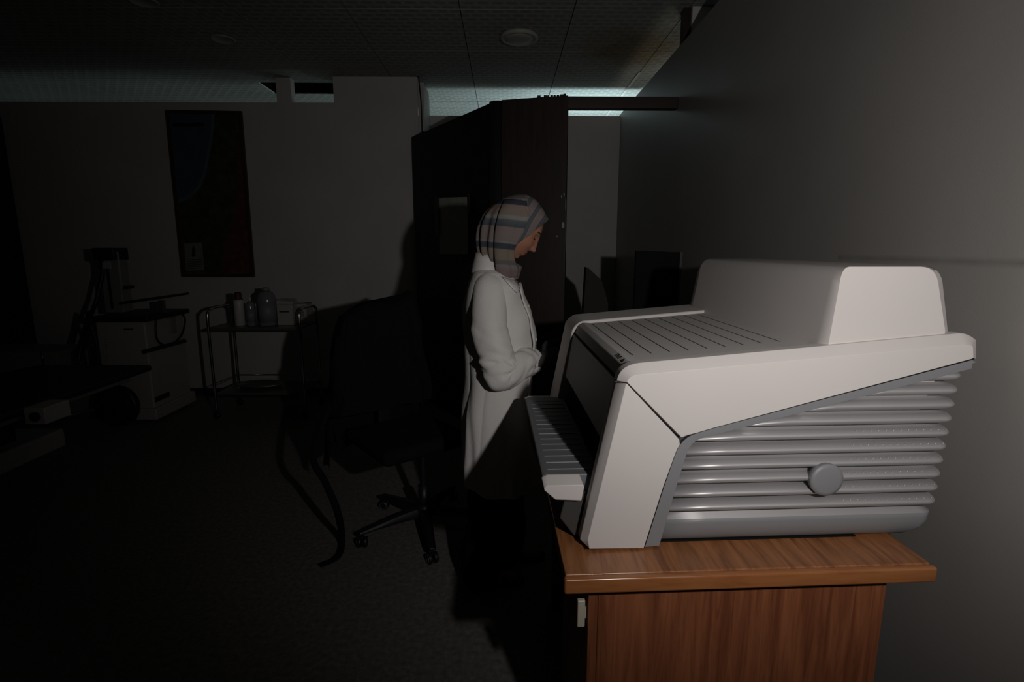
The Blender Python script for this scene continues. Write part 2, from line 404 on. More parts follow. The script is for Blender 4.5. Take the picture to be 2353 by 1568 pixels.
# notice in a frame on the side panel
def onside(px, py, off):
    d = ray(px, py); n = Vector((dirL.y, -dirL.x, 0)); n = n if n.y < 0 else -n
    o_ = Vector((B_.x, B_.y, 0))+n*off; s = (o_-O3).dot(n)/d.dot(n); return O3+d*s
t = thing('framed_notice', 'pale greenish notice in a broken wooden frame on the dark partition', 'notice', onside(1040, 585, .002))
hexa_ = lambda a, b_: hexa(nb(), a, b_)
obj('notice_sheet', hexa_([onside(x, y, .004) for x, y in ((1008, 455), (1074, 453), (1076, 584), (1010, 584))], [onside(x, y, .010) for x, y in ((1008, 455), (1074, 453), (1076, 584), (1010, 584))]), M['paper'], t)
obj('frame_strip', hexa_([onside(x, y, .003) for x, y in ((998, 452), (1007, 452), (1009, 540), (1000, 540))], [onside(x, y, .022) for x, y in ((998, 452), (1007, 452), (1009, 540), (1000, 540))]), M['dwood'], t)
obj('frame_strip', hexa_([onside(x, y, .003) for x, y in ((1074, 446), (1080, 446), (1081, 490), (1075, 490))], [onside(x, y, .022) for x, y in ((1074, 446), (1080, 446), (1081, 490), (1075, 490))]), M['frame'], t)
# ------------------------------------------------------------------ desk
RZ = math.radians(2.2)
DT = .75
dl = az(1297, 1333, DT)          # near left top corner
U = Vector((math.cos(RZ), math.sin(RZ), 0)); V = Vector((-math.sin(RZ)*.6, 1, 0)).normalized(); Wv = Vector((0, 0, 1))
def dw(u, v, w_): return dl + U*u + V*v + Wv*(w_-DT)
DW = (az(2163, 1309, DT)-dl).dot(U); DL = 1.0
def dbox(bm, a, b_, mi=0):
    lo = [dw(a[0], a[1], a[2]), dw(b_[0], a[1], a[2]), dw(b_[0], b_[1], a[2]), dw(a[0], b_[1], a[2])]
    hi = [dw(a[0], a[1], b_[2]), dw(b_[0], a[1], b_[2]), dw(b_[0], b_[1], b_[2]), dw(a[0], b_[1], b_[2])]
    return hexa(bm, lo, hi, mi)
pl = (ay(1352, 1400, 1.05+.02)-dl).dot(U); pr = (ay(2043, 1362, 1.09)-dl).dot(U)
t = thing('wooden_desk', 'orange-brown wood grain desk carrying the large imaging machine, standing by the right wall', 'desk', (dw(DW/2, DL/2, 0)))
o = obj('desktop', dbox(nb(), (0.004, .018, DT-.036), (DW-.004, DL, DT)), M['desktop'], t, bevel=.004)
obj('edge_strip', dbox(nb(), (0, 0, DT-.037), (DW, .0175, DT-.0005)), M['deskedge'], t, bevel=.006, seg=4)
obj('side_panel', dbox(nb(), (pl+.022, .045, .0), (pr, .07, DT-.038)), M['desk'], t, bevel=.0015)
obj('side_panel', dbox(nb(), (pl+.022, DL-.07, .0), (pr, DL-.045, DT-.038)), M['desk'], t)
obj('back_panel', dbox(nb(), (pr-.02, .071, .02), (pr-.002, DL-.071, DT-.038)), M['desk'], t)
obj('desk_bracket', dbox(nb(), (pr+.001, .05, DT-.066), (pr+.016, .085, DT-.038)), M['blackpl'], t, bevel=.002)
obj('stile', dbox(nb(), (pl, .046, 0), (pl+.0215, .07, DT-.04)), M['desk'], t, bevel=.001)
dr = obj('drawer', dbox(nb(), (pl+.002, .0715, DT-.20), (pl+.0215, .46, DT-.045)), M['desk'], t, bevel=.002)
hz0 = ay(1336, 1381, dw(0, .055, 0).y).z; hz1 = ay(1336, 1442, dw(0, .055, 0).y).z
obj('handle', dbox(nb(), (pl-.0235, .052, hz1), (pl-.0055, .064, hz0)), M['nickel'], dr, bevel=.003)
obj('handle_bracket', dbox(nb(), (pl-.006, .057, hz1+.02), (pl+.008, .0700, hz0-.02)), M['nickel'], dr)
dr = obj('drawer', dbox(nb(), (pl+.002, .0715, DT-.37), (pl+.0215, .46, DT-.206)), M['desk'], t, bevel=.002)
dr = obj('cabinet_door', dbox(nb(), (pl+.002, .0715, .06), (pl+.0215, .46, DT-.376)), M['desk'], t, bevel=.002)
obj('modesty_rail', dbox(nb(), (pl+.0215, .461, .0), (pr-.021, .48, DT-.04)), M['desk'], t)
# ------------------------------------------------------------------ imaging machine
mo = az(1348, 1268, DT)            # near lower-left corner of the side panel
MZ = DT+.004
def mw(u, v, w_): return Vector((mo.x, mo.y, 0)) + U*u + V*v + Wv*w_
nU = V.cross(Wv); nV = Vector((-U.y, U.x, 0))
def mp(px, py, v=0.0):
    """point of the side plane at depth v -> (u, w)"""
    d = ray(px, py); o_ = mw(0, v, 0); s = (o_-O3).dot(nV)/d.dot(nV); p = O3+d*s; q = p-o_
    return (q.dot(U), p.z)
def mprism(bm, uw, v0, v1, mi=0):
    return hexa(bm, [mw(u, v0, w_) for u, w_ in uw], [mw(u, v1, w_) for u, w_ in uw], mi)
def arc(pts, n=6):
    """quadratic bezier corner through 3 control pts"""
    a, c, b_ = [Vector(p) for p in pts]
    return [tuple((1-k/n)**2*a+2*(1-k/n)*(k/n)*c+(k/n)**2*b_) for k in range(n+1)]
MD = .90
machine = thing('imaging_machine', 'large white and grey film imaging machine with ribbed silver side on the desk', 'medical machine', mw(.45, .42, MZ))
def pxs(l, v=0.0): return [(a_[0], max(a_[1], MZ)) for a_ in (mp(x, y, v) for x, y in l)]
# outer silhouette of the white cheeks
top_l = arc(pxs([(1418, 874), (1427, 838), (1470, 834)])); top_r = arc(pxs([(2210, 766), (2240, 764), (2243, 786)]))
trim_o = pxs([(2241, 826), (1640, 985)]) + arc(pxs([(1603, 996), (1565, 1006), (1552, 1046)])) + pxs([(1526, 1120), (1481, 1268)])
trim_i = pxs([(2240, 850), (1650, 1002)]) + arc(pxs([(1622, 1009), (1588, 1016), (1578, 1056)])) + pxs([(1552, 1140), (1517, 1268)])
seamA = mp(1440, 880.6); seamB = mp(1563, 1010)
# chamfered near side panels: outline at v=.028, face inset at v=0
def chamfer_panel(outer, inner, v_out, v_in, v_back):
    bm = nb(); n = len(outer)
    a = [bm.verts.new(mw(u, v_back, w_)) for u, w_ in outer]; b_ = [bm.verts.new(mw(u, v_out, w_)) for u, w_ in outer]; c = [bm.verts.new(mw(u, v_in, w_)) for u, w_ in inner]
    for i in range(n):
        j = (i+1) % n
        bm.faces.new((a[i], a[j], b_[j], b_[i])); bm.faces.new((b_[i], b_[j], c[j], c[i]))
    bm.faces.new(a[::-1]); bm.faces.new(c); return bm
# upper side panel
G = .0012
curve_o = arc(pxs([(1603, 996), (1565, 1006), (1552, 1046)]))
up_out = pxs([(1417, 876)], .022) + arc(pxs([(1419, 868), (1429, 838), (1470, 834)], .022), 6) + arc(pxs([(2206, 766), (2226, 766), (2243, 782)], .022), 4) + pxs([(2243, 826)], .022) + [trim_o[0]] + pxs([(1640, 985), (1603, 996)]) + [mp(1578, 1003), mp(1565, 1008)] + [seamA]
up_in = pxs([(1440.5, 879)]) + arc(pxs([(1442, 876), (1447, 862), (1478, 861)]), 6) + arc(pxs([(2215, 793), (2230, 792), (2236, 798)]), 4) + pxs([(2237, 822)]) + [mp(2234, 825)] + pxs([(1640, 984), (1603, 995)]) + [mp(1579, 1001), mp(1566, 1006)] + [mp(1442, 880)]
obj('upper_side_panel', chamfer_panel(up_out, up_in, .022, 0, .05), M['white_pl'], machine, bevel=.0012, seg=2)
# front column panel
fc_out = pxs([(1416, 878.5)], .022) + [mp(1440, 882.2)] + [mp(1562, 1010.5)] + curve_o[4:] + pxs([(1526, 1120), (1481, 1266)]) + pxs([(1352, 1266)]) + pxs([(1333, 1240)], .022)
fc_in = pxs([(1439, 881.5)]) + [mp(1441, 882.6)] + [mp(1561, 1010.6)] + [(u-.001, w_) for u, w_ in curve_o[4:]] + pxs([(1524, 1120), (1479, 1264)]) + pxs([(1354, 1262)]) + pxs([(1351, 1240)])
obj('front_side_panel', chamfer_panel(fc_out, fc_in, .022, 0, .05), M['white_pl'], machine, bevel=.0012, seg=2)
# grey trim band
n = len(trim_o); bm = nb()
ring_o = trim_o; ring_i = trim_i
f_o = [bm.verts.new(mw(u+.0015, .006, w_-.0012)) for u, w_ in ring_o]; f_i = [bm.verts.new(mw(u, .008, w_)) for u, w_ in ring_i]
g_o = [bm.verts.new(mw(u+.0015, .05, w_-.0012)) for u, w_ in ring_o]; g_i = [bm.verts.new(mw(u, .05, w_)) for u, w_ in ring_i]
for i in range(n-1):
    bm.faces.new((f_o[i], f_o[i+1], f_i[i+1], f_i[i])); bm.faces.new((f_i[i], f_i[i+1], g_i[i+1], g_i[i])); bm.faces.new((g_o[i], g_o[i+1], f_o[i+1], f_o[i])); bm.faces.new((g_i[i], g_i[i+1], g_o[i+1], g_o[i]))
bm.faces.new((f_o[0], f_i[0], g_i[0], g_o[0])); bm.faces.new((f_o[-1], g_o[-1], g_i[-1], f_i[-1]))
obj('grey_trim_band', bm, M['grey_pl'], machine, bevel=.0012, seg=2)
seam_pts = [mw(u, .0008, w_) for u, w_ in [mp(1418, 876.5), mp(1440.5, 880.8), mp(1563, 1010.5)]]
bm = tube(nb(), seam_pts, .0011, 8)
tube(bm, [mw(u, .0035, w_) for u, w_ in trim_o], .0014, 8)
obj('seam_line', bm, M['seam'], machine, smooth=True)
# ribbed cover: horizontal ribs that wrap the rear corner
rib_lo = mp(1540, 1196)[1]; rib_hi = mp(2238, 838)[1]; wb = MZ+.012
ur_top = mp(2238, 840)[0]; ur_bot = mp(2165, 1190)[0]; w_rt = mp(2238, 840)[1]; w_rb = mp(2165, 1190)[1]
PER = .0345
def uright(w_): return ur_bot + (ur_top-ur_bot)*(w_-w_rb)/(w_rt-w_rb)
def ribwave(w_):
    if w_ < rib_lo: return 1.0*min(1, .55+.0*w_)
    ph = ((w_-rib_lo)/PER) % 1.0
    y_ = (ph-.26)/.74
    return 0 if y_ < 0 else max(0, 1-(2*y_-1)**2)**.55
rows = []
ws = []
x = MZ+.0
base_rows = [MZ, MZ+.004, MZ+.012, MZ+.024, MZ+.040]
k = MZ+.05
while k < rib_lo-.004: base_rows.append(k); k += .012
ws = base_rows[:]
NP = 26; k = 0
while rib_lo+k*PER/NP < rib_hi+.004: ws.append(rib_lo+k*PER/NP); k += 1
ul = mp(1485, 1268)[0]-.0
def ul_of(w_):
    pts = sorted([(q[1], q[0]) for q in trim_i]); 
    if w_ <= pts[0][0]: return pts[0][1]-.008
    for i in range(len(pts)-1):
        if pts[i][0] <= w_ <= pts[i+1][0]:
            k_ = (w_-pts[i][0])/max(1e-6, pts[i+1][0]-pts[i][0]); return pts[i][1]+(pts[i+1][1]-pts[i][1])*k_-.008
    return pts[-1][1]-.008
bm = nb(); rings = []
for w_ in ws:
    amp = ribwave(w_)
    if w_ < rib_lo:
        k_ = max(0, 1-(w_-MZ)/.045)
        vv = .0165 + .02*k_**2.2; ue = uright(w_)-.004-.03*k_**2.4; 
        if w_ > rib_lo-.008: vv += 0
    else:
        vv = .036-.026*amp+(.022 if amp <= 0 else 0); ue = uright(w_)-.011+.011*amp
    r = .03; path = []; ul = ul_of(w_); ue = max(ue, ul+.035)
    for q in range(7): path.append((ul+(ue-r-ul)*q/6, vv))
    for q in range(1, 9):
        a = PI/2*q/8; path.append((ue-r+r*math.sin(a), vv+r-r*math.cos(a)))
    path.append((ue, .12)); path.append((ue, MD-.03)); path.append((ue-.03, MD)); path.append((ul, MD))
    rings.append([bm.verts.new(mw(u, v, w_)) for u, v in path])
for i in range(len(rings)-1):
    m_ = len(rings[0])
    for q in range(m_):
        f = bm.faces.new((rings[i][q], rings[i][(q+1) % m_], rings[i+1][(q+1) % m_], rings[i+1][q]))
        f.material_index = 0 if ws[i] >= rib_lo-.013 else 1
bm.faces.new(rings[0][::-1]).material_index = 1; bm.faces.new(rings[-1])
# rows of small nubs just under the ribs
for row in range(6):
    w_ = rib_lo + PER*(row+.90)
    for q in range(13):
        x_ = 1948+q*17.0+row*2.2
        u = mp(x_, 1160)[0] - .0
        ellipsoid(bm, mw(u, .0172, w_), (.0022, .0022, .0016), 8, 5)
o = obj('ribbed_cover', bm, [M['silver'], M['grey_pl']], machine, smooth=True)
# round cap
kc = mp(1899, 1103); 
kM = Matrix.Rotation(PI/2, 4, 'X'); kM = Matrix.Rotation(RZ, 4, 'Z') @ kM
bm = lathe(nb(), [(.036, -.006), (.0385, .004), (.0395, .012), (.0385, .0155), (.03, .0172), (.01, .018)], mw(kc[0], .012, kc[1]), 48, kM.to_3x3())
obj('round_cap', bm, M['grey_pl'], machine, smooth=True)
# body between the cheeks : slanted front, top plate
f_top = mp(1418, 874, .022); f_bot = mp(1333, 1240, .022)
def fline(w_, inset):  # u of the slanted front at height w
    k_ = (w_-f_bot[1])/(f_top[1]-f_bot[1]); return f_bot[0]+(f_top[0]-f_bot[0])*k_+inset
tl = mp(1470, 834, .022); tr = mp(2210, 766, .022)
def tline(u, drop=0): return tl[1]+(tr[1]-tl[1])*(u-tl[0])/(tr[0]-tl[0])-drop
hood_u = mp(1885, 785, .035)[0]
# opening height
_p = ray(1358, 1020)
w_open = mp(1358, 1020, .05)[1]
CH = .055 ; CF = .715  # inner faces of cheeks
tp_d = .010
prof = [(fline(f_top[1], .012), f_top[1]-.006)] + [(tl[0]-.028, tl[1]-.016), (tl[0]-.012, tl[1]-.0065), (tl[0]+.015, tline(tl[0]+.015, tp_d)), (hood_u+.25, tline(hood_u+.25, tp_d)), (hood_u+.25, tline(hood_u, .08)), (tl[0]+.03, tl[1]-.08), (fline(f_top[1], .05), f_top[1]-.02)]
obj('top_plate', mprism(nb(), prof, CH, CF), M['top_pl'], machine, bevel=.003)
# grooves of the plate as thin raised rules cut in darker plastic
bm = nb()
g_u0 = mp(1453, 816, .1)[0]
uw_ = []
for q, (x1, y1) in enumerate([(1453, 816), (1497, 812), (1541, 807), (1583, 804), (1626, 801), (1668, 797), (1711, 793), (1753, 790), (1795, 786)]):
    d = ray(x1, y1)
    # intersect plate plane
    u = None
    P1 = mw(tl[0], 0, tline(tl[0], tp_d)); P2 = mw(tl[0]+.5, 0, tline(tl[0]+.5, tp_d)); P3 = mw(tl[0], .5, tline(tl[0], tp_d))
    nn = (P2-P1).cross(P3-P1); s = (P1-O3).dot(nn)/d.dot(nn); p = O3+d*s; rel = p-P1
    v = rel.dot(nV)/V.dot(nV); u = tl[0]+(rel-V*v).dot(U); uw_.append((u, v))
v0g = max(CH+.012, sum(v for u, v in uw_)/len(uw_)); 
u0g = uw_[0][0]; du = (uw_[-1][0]-uw_[0][0])/8
for q in range(9):
    u = u0g+du*q
    hexa(bm, [mw(u-.0016, v0g, tline(u, tp_d)-.001), mw(u+.0016, v0g, tline(u, tp_d)-.001), mw(u+.0016, CF-.02, tline(u, tp_d)-.001), mw(u-.0016, CF-.02, tline(u, tp_d)-.001)],
         [mw(u-.0016, v0g, tline(u, tp_d)+.0003), mw(u+.0016, v0g, tline(u, tp_d)+.0003), mw(u+.0016, CF-.02, tline(u, tp_d)+.0003), mw(u-.0016, CF-.02, tline(u, tp_d)+.0003)])
obj('plate_grooves', bm, M['seam'], machine)
# black maker's mark on the front edge of the plate
bm = nb()
def onplate(a, bq, h=.0006):
    # a along the depth, bq across the rounded front edge
    u = tl[0]-.024+bq; ww = (tl[1]-.016)+(.0095)*((u-(tl[0]-.028))/.016) if u < tl[0]-.012 else tl[1]-.0065
    return mw(u, a, ww+h)
for (a0, l_, b0, b1) in ((.125, .006, .0, .010), (.137, .004, .0, .008), (.146, .008, .001, .009), (.16, .005, .0, .010)):
    hexa(bm, [onplate(a0, b0), onplate(a0+l_, b0+.001), onplate(a0+l_, b1+.001), onplate(a0, b1)], [onplate(a0, b0, .001), onplate(a0+l_, b0+.001, .001), onplate(a0+l_, b1+.001, .001), onplate(a0, b1, .001)])
hexa(bm, [onplate(.085, .0), onplate(.112, .001), onplate(.100, .010), onplate(.090, .004)], [onplate(.085, .0, .001), onplate(.112, .001, .001), onplate(.100, .010, .001), onplate(.090, .004, .001)])
obj('maker_mark', bm, M['inkdark'], machine)
# front cover (upper, slanted) above the slot
prof = [(fline(f_top[1]-.004, .006), f_top[1]-.008), (fline(w_open, .010), w_open), (fline(w_open, .06), w_open+.01), (fline(f_top[1], .06), f_top[1]-.03)]
obj('front_cover', mprism(nb(), prof, CH, CF), M['front_pl'], machine, bevel=.003)
# far cheek, same outline as the near one
fk = [(fline(f_bot[1], 0), f_bot[1]), (fline(f_top[1], 0), f_top[1])] + arc([(fline(f_top[1]+.006, 0), f_top[1]+.006), (tl[0]-.03, tl[1]), (tl[0], tl[1])]) + [(tr[0], tr[1]), (tr[0]+.03, tr[1]-.03), (mp(2165, 1230)[0], MZ+.03), (mp(2150, 1240)[0], MZ), (mp(1352, 1266)[0], MZ)]
obj('far_side_panel', mprism(nb(), fk, CF+.001, MD+.0), M['white_pl'], machine, bevel=.005)
# near cheek's body behind the panels (thickness of the side wall)
nk = [(fline(f_bot[1], .002), f_bot[1]+.002), (fline(f_top[1], .002), f_top[1])] + arc([(fline(f_top[1]+.006, .002), f_top[1]+.006), (tl[0]-.028, tl[1]-.001), (tl[0], tl[1]-.001)]) + [(tr[0]-.01, tr[1]-.001), (tr[0], tr[1]-.06), (tr[0]-.13, MZ+.09), (tr[0]-.15, MZ+.006), (mp(1360, 1262)[0], MZ+.001)]
obj('near_side_wall', mprism(nb(), nk, .0508, CH-.0005), M['top_pl'], machine, bevel=.001)
# inner carcass, slot and black interior
cp = [(fline(MZ+.03, .05), MZ+.002), (fline(w_open-.02, .16), w_open-.10), (fline(w_open, .16), w_open-.001), (tr[0]-.12, w_open-.001), (tr[0]-.17, MZ+.002)]
obj('black_slot_interior', mprism(nb(), cp, CH+.001, CF-.001), M['black'], machine)
# plinth
pf = [mp(1300, 1215, .10)[0], mp(1352, 1266)[0]]
# lower front body (dark grey, bevelled foot)
lf = [(fline(MZ+.03, -.012), MZ+.002), (fline(MZ+.05, -.052), MZ+.05), (fline(MZ+.11, -.05), MZ+.112), (fline(MZ+.13, .05), MZ+.125), (fline(MZ+.03, .09), MZ+.002)]
obj('lower_front', mprism(nb(), lf, CH+.002, CF-.002), mat('machine_base_grey', (.05, .048, .045), .6), machine, bevel=.004)
obj('foot', mprism(nb(), [(fline(MZ, .012), DT+.0005), (mp(1480, 1268)[0]+.01, DT+.0005), (mp(1480, 1268)[0]+.01, DT+.0036), (fline(MZ, .012), DT+.0036)], .01, MD-.02), M['black'], machine)
obj('foot', mprism(nb(), [(mp(1500, 1266)[0], DT+.0005), (mp(1985, 1250)[0], DT+.0005), (mp(1985, 1250)[0], DT+.0036), (mp(1500, 1266)[0], DT+.0036)], .03, MD-.02), M['black'], machine)
# tray with ribs and end caps
tv = .06
c_near = [mp(x, y, tv) for x, y in ((1245, 1098), (1258, 1093), (1332, 1092), (1342, 1117), (1336, 1151), (1274, 1148), (1251, 1120))]
tray = obj('film_tray', mprism(nb(), [c_near[0], (c_near[1][0], c_near[1][1]-.0006), (c_near[2][0]+.05, c_near[2][1]-.001), (c_near[4][0]+.05, c_near[4][1]), c_near[5], c_near[6]], tv+.001+.006, .735), mat('tray_grey', (.15, .155, .165), .5), machine, bevel=.004)
cap_pts = c_near
def slopecap(bm, v0, v1, inset):
    ct = Vector((sum(p[0] for p in cap_pts)/7, sum(p[1] for p in cap_pts)/7))
    a = [mw(ct.x+(u-ct.x)*inset, v0, ct.y+(w_-ct.y)*inset) for u, w_ in cap_pts]; b_ = [mw(u, v0+.012, w_) for u, w_ in cap_pts]; c = [mw(u, v1, w_) for u, w_ in cap_pts]
    A1 = [bm.verts.new(p) for p in a]; B1 = [bm.verts.new(p) for p in b_]; C1 = [bm.verts.new(p) for p in c]
    for i in range(7):
        j = (i+1) % 7; bm.faces.new((A1[i], A1[j], B1[j], B1[i])); bm.faces.new((B1[i], B1[j], C1[j], C1[i]))
    bm.faces.new(A1); bm.faces.new(C1[::-1]); return bm
capn = [(u, w_) for u, w_ in c_near]
bm = nb()
top = [mw(c_near[0][0], tv, c_near[0][1]), mw(c_near[2][0], tv, c_near[2][1])]
# near cap: top sloping forward to a crisp rim, then a vertical face
rim_w = mp(1300, 1118, tv-.03)[1]
sec = [(c_near[0][0]-.001, c_near[0][1]-.002), (c_near[1][0], c_near[1][1]), (c_near[2][0], c_near[2][1]), (c_near[2][0]+.006, c_near[2][1]-.03), (c_near[4][0], c_near[4][1]), (c_near[5][0], c_near[5][1]), (c_near[6][0], c_near[6][1])]
fr = [mp(x, y, tv-.03) for x, y in ((1250, 1124), (1258, 1117), (1340, 1115), (1343, 1118), (1336, 1151), (1276, 1149), (1251, 1128))]
bk = [mw(u, tv+.006, w_) for u, w_ in sec]; ft = [mw(u, tv-.03, w_) for u, w_ in fr]
hexa(bm, bk, ft)
obj('tray_end_cap', bm, M['white_pl'], tray, bevel=.002)
bm = nb(); hexa(bm, [mw(u, .736, w_) for u, w_ in sec], [mw(u, .748, w_) for u, w_ in sec])
obj('tray_end_cap', bm, M['white_pl'], tray, bevel=.0025)
bm = nb(); zt = c_near[1][1]
for q in range(15):
    v = tv+.035+q*(.72-tv-.035)/15
    lo = [mw(c_near[1][0]+.004, v, zt-.001), mw(c_near[2][0]+.04, v, zt-.001), mw(c_near[2][0]+.04, v+.0022, zt-.001), mw(c_near[1][0]+.004, v+.0022, zt-.001)]
    hexa(bm, lo, [p+Vector((0, 0, .0017)) for p in lo])
obj('tray_ribs', bm, mat('rib_grey', (.30, .30, .31), .5), tray)
# hood
hv = .030
h_out = pxs([(1876, 784)], hv) 
hn_in = [mp(1905, 786, hv)] + arc([mp(1929, 655, hv), mp(1934, 613, hv), mp(1952, 613, hv)], 5) + arc([mp(2115, 613, hv), mp(2150, 613, hv), mp(2156, 650, hv)], 6) + [mp(2172, 760, hv)]
hn_out = [mp(1876, 785, hv+.025)] + arc([mp(1908, 650, hv+.025), mp(1912, 622, hv+.025), mp(1938, 612, hv+.025)], 5) + arc([mp(2120, 611, hv+.025), mp(2160, 611, hv+.025), mp(2166, 650, hv+.025)], 6) + [mp(2178, 762, hv+.025)]
drop = .03
hn_in = [(hn_in[0][0]-.003, hn_in[0][1]-drop)]+hn_in+[(hn_in[-1][0], hn_in[-1][1]-drop)]
hn_out = [(hn_out[0][0]-.004, hn_out[0][1]-drop)]+hn_out+[(hn_out[-1][0], hn_out[-1][1]-drop)]
bm = nb()
a = [bm.verts.new(mw(u, hv, w_)) for u, w_ in hn_in]; b_ = [bm.verts.new(mw(u, hv+.025, w_)) for u, w_ in hn_out]
farv = MD-.075
c = [bm.verts.new(mw(u, farv, w_)) for u, w_ in hn_out]; d_ = [bm.verts.new(mw(u+.01 if i < len(hn_out)/2 else u-.01, MD-.02, w_-.022 if 1 < i < len(hn_out)-2 else w_)) for i, (u, w_) in enumerate(hn_out)]
n = len(a)
for X_, Y_ in ((a, b_), (b_, c), (c, d_)):
    for i in range(n): bm.faces.new((X_[i], X_[(i+1) % n], Y_[(i+1) % n], Y_[i]))
bm.faces.new(a); bm.faces.new(d_[::-1])
obj('hood', bm, M['white_pl'], machine, bevel=.004, seg=3)
# ------------------------------------------------------------------ monitors at the far right
def slab(pts, th):  # pts world quad facing camera, extruded along +Y
    return hexa(nb(), pts, [p+Vector((0, th, 0)) for p in pts])
YM = 3.2
q = [ay(x, y, YM) for x, y in ((1462, 576), (1563, 580), (1553, 740), (1455, 740))]
t = thing('computer_screen', 'black upright rectangular screen standing near the right wall behind the imaging machine', 'screen', (q[3]+q[2])/2)
obj('screen_panel', slab(q, .03), M['black'], t, bevel=.003)
q2 = [ay(x, y, YM+.004) for x, y in ((1563.5, 579), (1569, 580), (1558, 740), (1553.5, 740))]
obj('side_edge', slab(q2, .05), mat('screen_edge', (.06, .06, .058), .5), t)
bz = min(p.z for p in q)
obj('stand', box(nb(), ((q[2].x+q[3].x)/2-.03, YM+.031, .762), ((q[2].x+q[3].x)/2+.03, YM+.06, bz+.1)), M['blackpl'], t, bevel=.003)
obj('foot', box(nb(), ((q[2].x+q[3].x)/2-.11, YM-.06, .751), ((q[2].x+q[3].x)/2+.11, YM+.12, .763)), M['blackpl'], t, bevel=.003)
t = thing('side_table', 'dark side table carrying the black screen, hidden behind the imaging machine', 'table', (.80, 3.3, 0))
obj('tabletop', box(nb(), (.50, 2.7, .72), (1.13, 3.9, .75)), M['dwood'], t, bevel=.003)
for (x, y) in ((.53, 2.73), (1.06, 2.73), (.53, 3.83), (1.06, 3.83)): obj('leg', box(nb(), (x, y, 0), (x+.04, y+.04, .719)), M['dwood'], t)
YC = 3.55
pr_ = [(1347, 614), (1353, 617), (1384, 646), (1392, 675), (1398, 697), (1397, 740), (1339, 740)]
q = [ay(x, y, YC) for x, y in pr_]
bz = min(p.z for p in q)
q_ = [Vector((p.x, p.y, max(p.z, .752))) for p in q]
t = thing('display_monitor', 'dark bulky monitor seen from its side, tapering backwards, in front of the rear wall', 'screen', (sum((p.x for p in q_))/7, YC+.17, .751))
darkg = mat('dark_housing', (.028, .027, .024), .8)
obj('housing', hexa(nb(), q_, [p+Vector((0, .09, 0)) for p in q_]), darkg, t, bevel=.004)
t['label'] = 'dark bulky monitor seen from its side, tapering backwards, left of the black upright screen'
mz = min(p.z for p in q_)
if mz > .76:
    mx_ = sum(p.x for p in q_)/7
    obj('stand', box(nb(), (mx_-.05, YC+.02, .751), (mx_+.05, YC+.08, mz+.001)), M['blackpl'], t)
# table extends beneath it
t = thing('work_table', 'dark work table under the bulky monitor in front of the rear wall', 'table', (.60, 4.1, 0))
cxm = sum(p.x for p in q_)/7
obj('tabletop', box(nb(), (.44, 3.92, .72), (1.13, 4.5, .75)), M['dwood'], t, bevel=.003)
for (x, y) in ((.46, 3.94), (1.07, 3.94), (.46, 4.44), (1.07, 4.44)): obj('leg', box(nb(), (x, y, 0), (x+.04, y+.04, .719)), M['dwood'], t)
# ------------------------------------------------------------------ map on the wall
def flat(px, Y0_, th, mi=0, bm=None):
    bm = bm or nb(); q = [ay(x, y, Y0_) for x, y in px]
    return hexa(bm, q, [p+Vector((0, th, 0)) for p in q], mi)
YMp = YL-.03
fo = [(379, 252), (554, 255), (584, 637), (417, 637)]; fi = [(387, 259), (547, 262), (576, 630), (423, 630)]
t = thing('wall_map', 'tall framed coloured map with a blue sea area, hanging on the rear wall', 'map', ay(500, 636, YMp))
bm = nb()
fo_f = [ay(x, y, YMp) for x, y in fo]; fi_f = [ay(x, y, YMp) for x, y in fi]; dY = Vector((0, .026, 0))
for i in range(4):
    j = (i+1) % 4; hexa(bm, [fo_f[i], fo_f[j], fi_f[j], fi_f[i]], [p+dY for p in (fo_f[i], fo_f[j], fi_f[j], fi_f[i])])
bmesh.ops.remove_doubles(bm, verts=bm.verts, dist=1e-5)
obj('frame', bm, M['frame'], t)
YS = YMp+.016
bm = flat(fi, YS, .008, 0)
sea = [(387, 259), (487, 259), (485, 292), (478, 339), (466, 400), (454, 425), (440, 442), (425, 453), (406, 459)]
shal = [(487, 259), (492, 259), (491, 292), (486, 345), (474, 405), (460, 432), (444, 450), (427, 461), (407, 467), (406, 459), (425, 453), (440, 442), (454, 425), (466, 400), (478, 339), (485, 292)]
flat(sea, YS-.001, .001, 1, bm)
for i in range(7):
    a_ = shal[i]; b2 = shal[i+1]; c_ = shal[15-i]; d2 = shal[(16-i) % 16] if i else shal[0]
pairs = list(zip([(487,259),(485,292),(478,339),(466,400),(454,425),(440,442),(425,453),(406,459)], [(493,259),(491,292),(484,343),(472,405),(460,431),(444,449),(427,461),(407,467)]))
for i in range(7): flat([pairs[i][0], pairs[i][1], pairs[i+1][1], pairs[i+1][0]], YS-.0011, .001, 2, bm)
red = [(549, 300), (555, 340), (565, 470), (576, 629), (512, 629), (514, 556), (530, 522), (540, 480), (548, 440), (546, 360)]
flat(red, YS-.001, .001, 3, bm)
flat([(396, 283), (468, 281), (469, 290), (397, 292)], YS-.0012, .001, 4, bm)
flat([(423, 560), (464, 557), (469, 621), (428, 622)], YS-.0012, .001, 5, bm)
flat([(441, 590), (441, 575), (444, 563), (448, 574), (449, 590)], YS-.0016, .001, 4, bm)
for k in range(6): flat([(430, 597+k*4), (464, 595.5+k*4), (464, 596.6+k*4), (430, 598.1+k*4)], YS-.0016, .001, 4, bm)
for k, (x, y) in enumerate([(505, 300), (520, 330), (500, 360), (515, 400), (490, 440), (505, 470), (470, 500), (480, 535), (520, 450), (505, 580), (490, 600), (500, 330), (530, 380), (460, 480), (520, 500)]):
    flat([(x, y), (x+11, y-.3), (x+11, y+1.2), (x, y+1.5)], YS-.0012, .001, 4, bm)
obj('map_sheet', bm, [M['land'], M['sea'], M['shelf'], M['land2'], M['inkdark'], M['inset']], t)
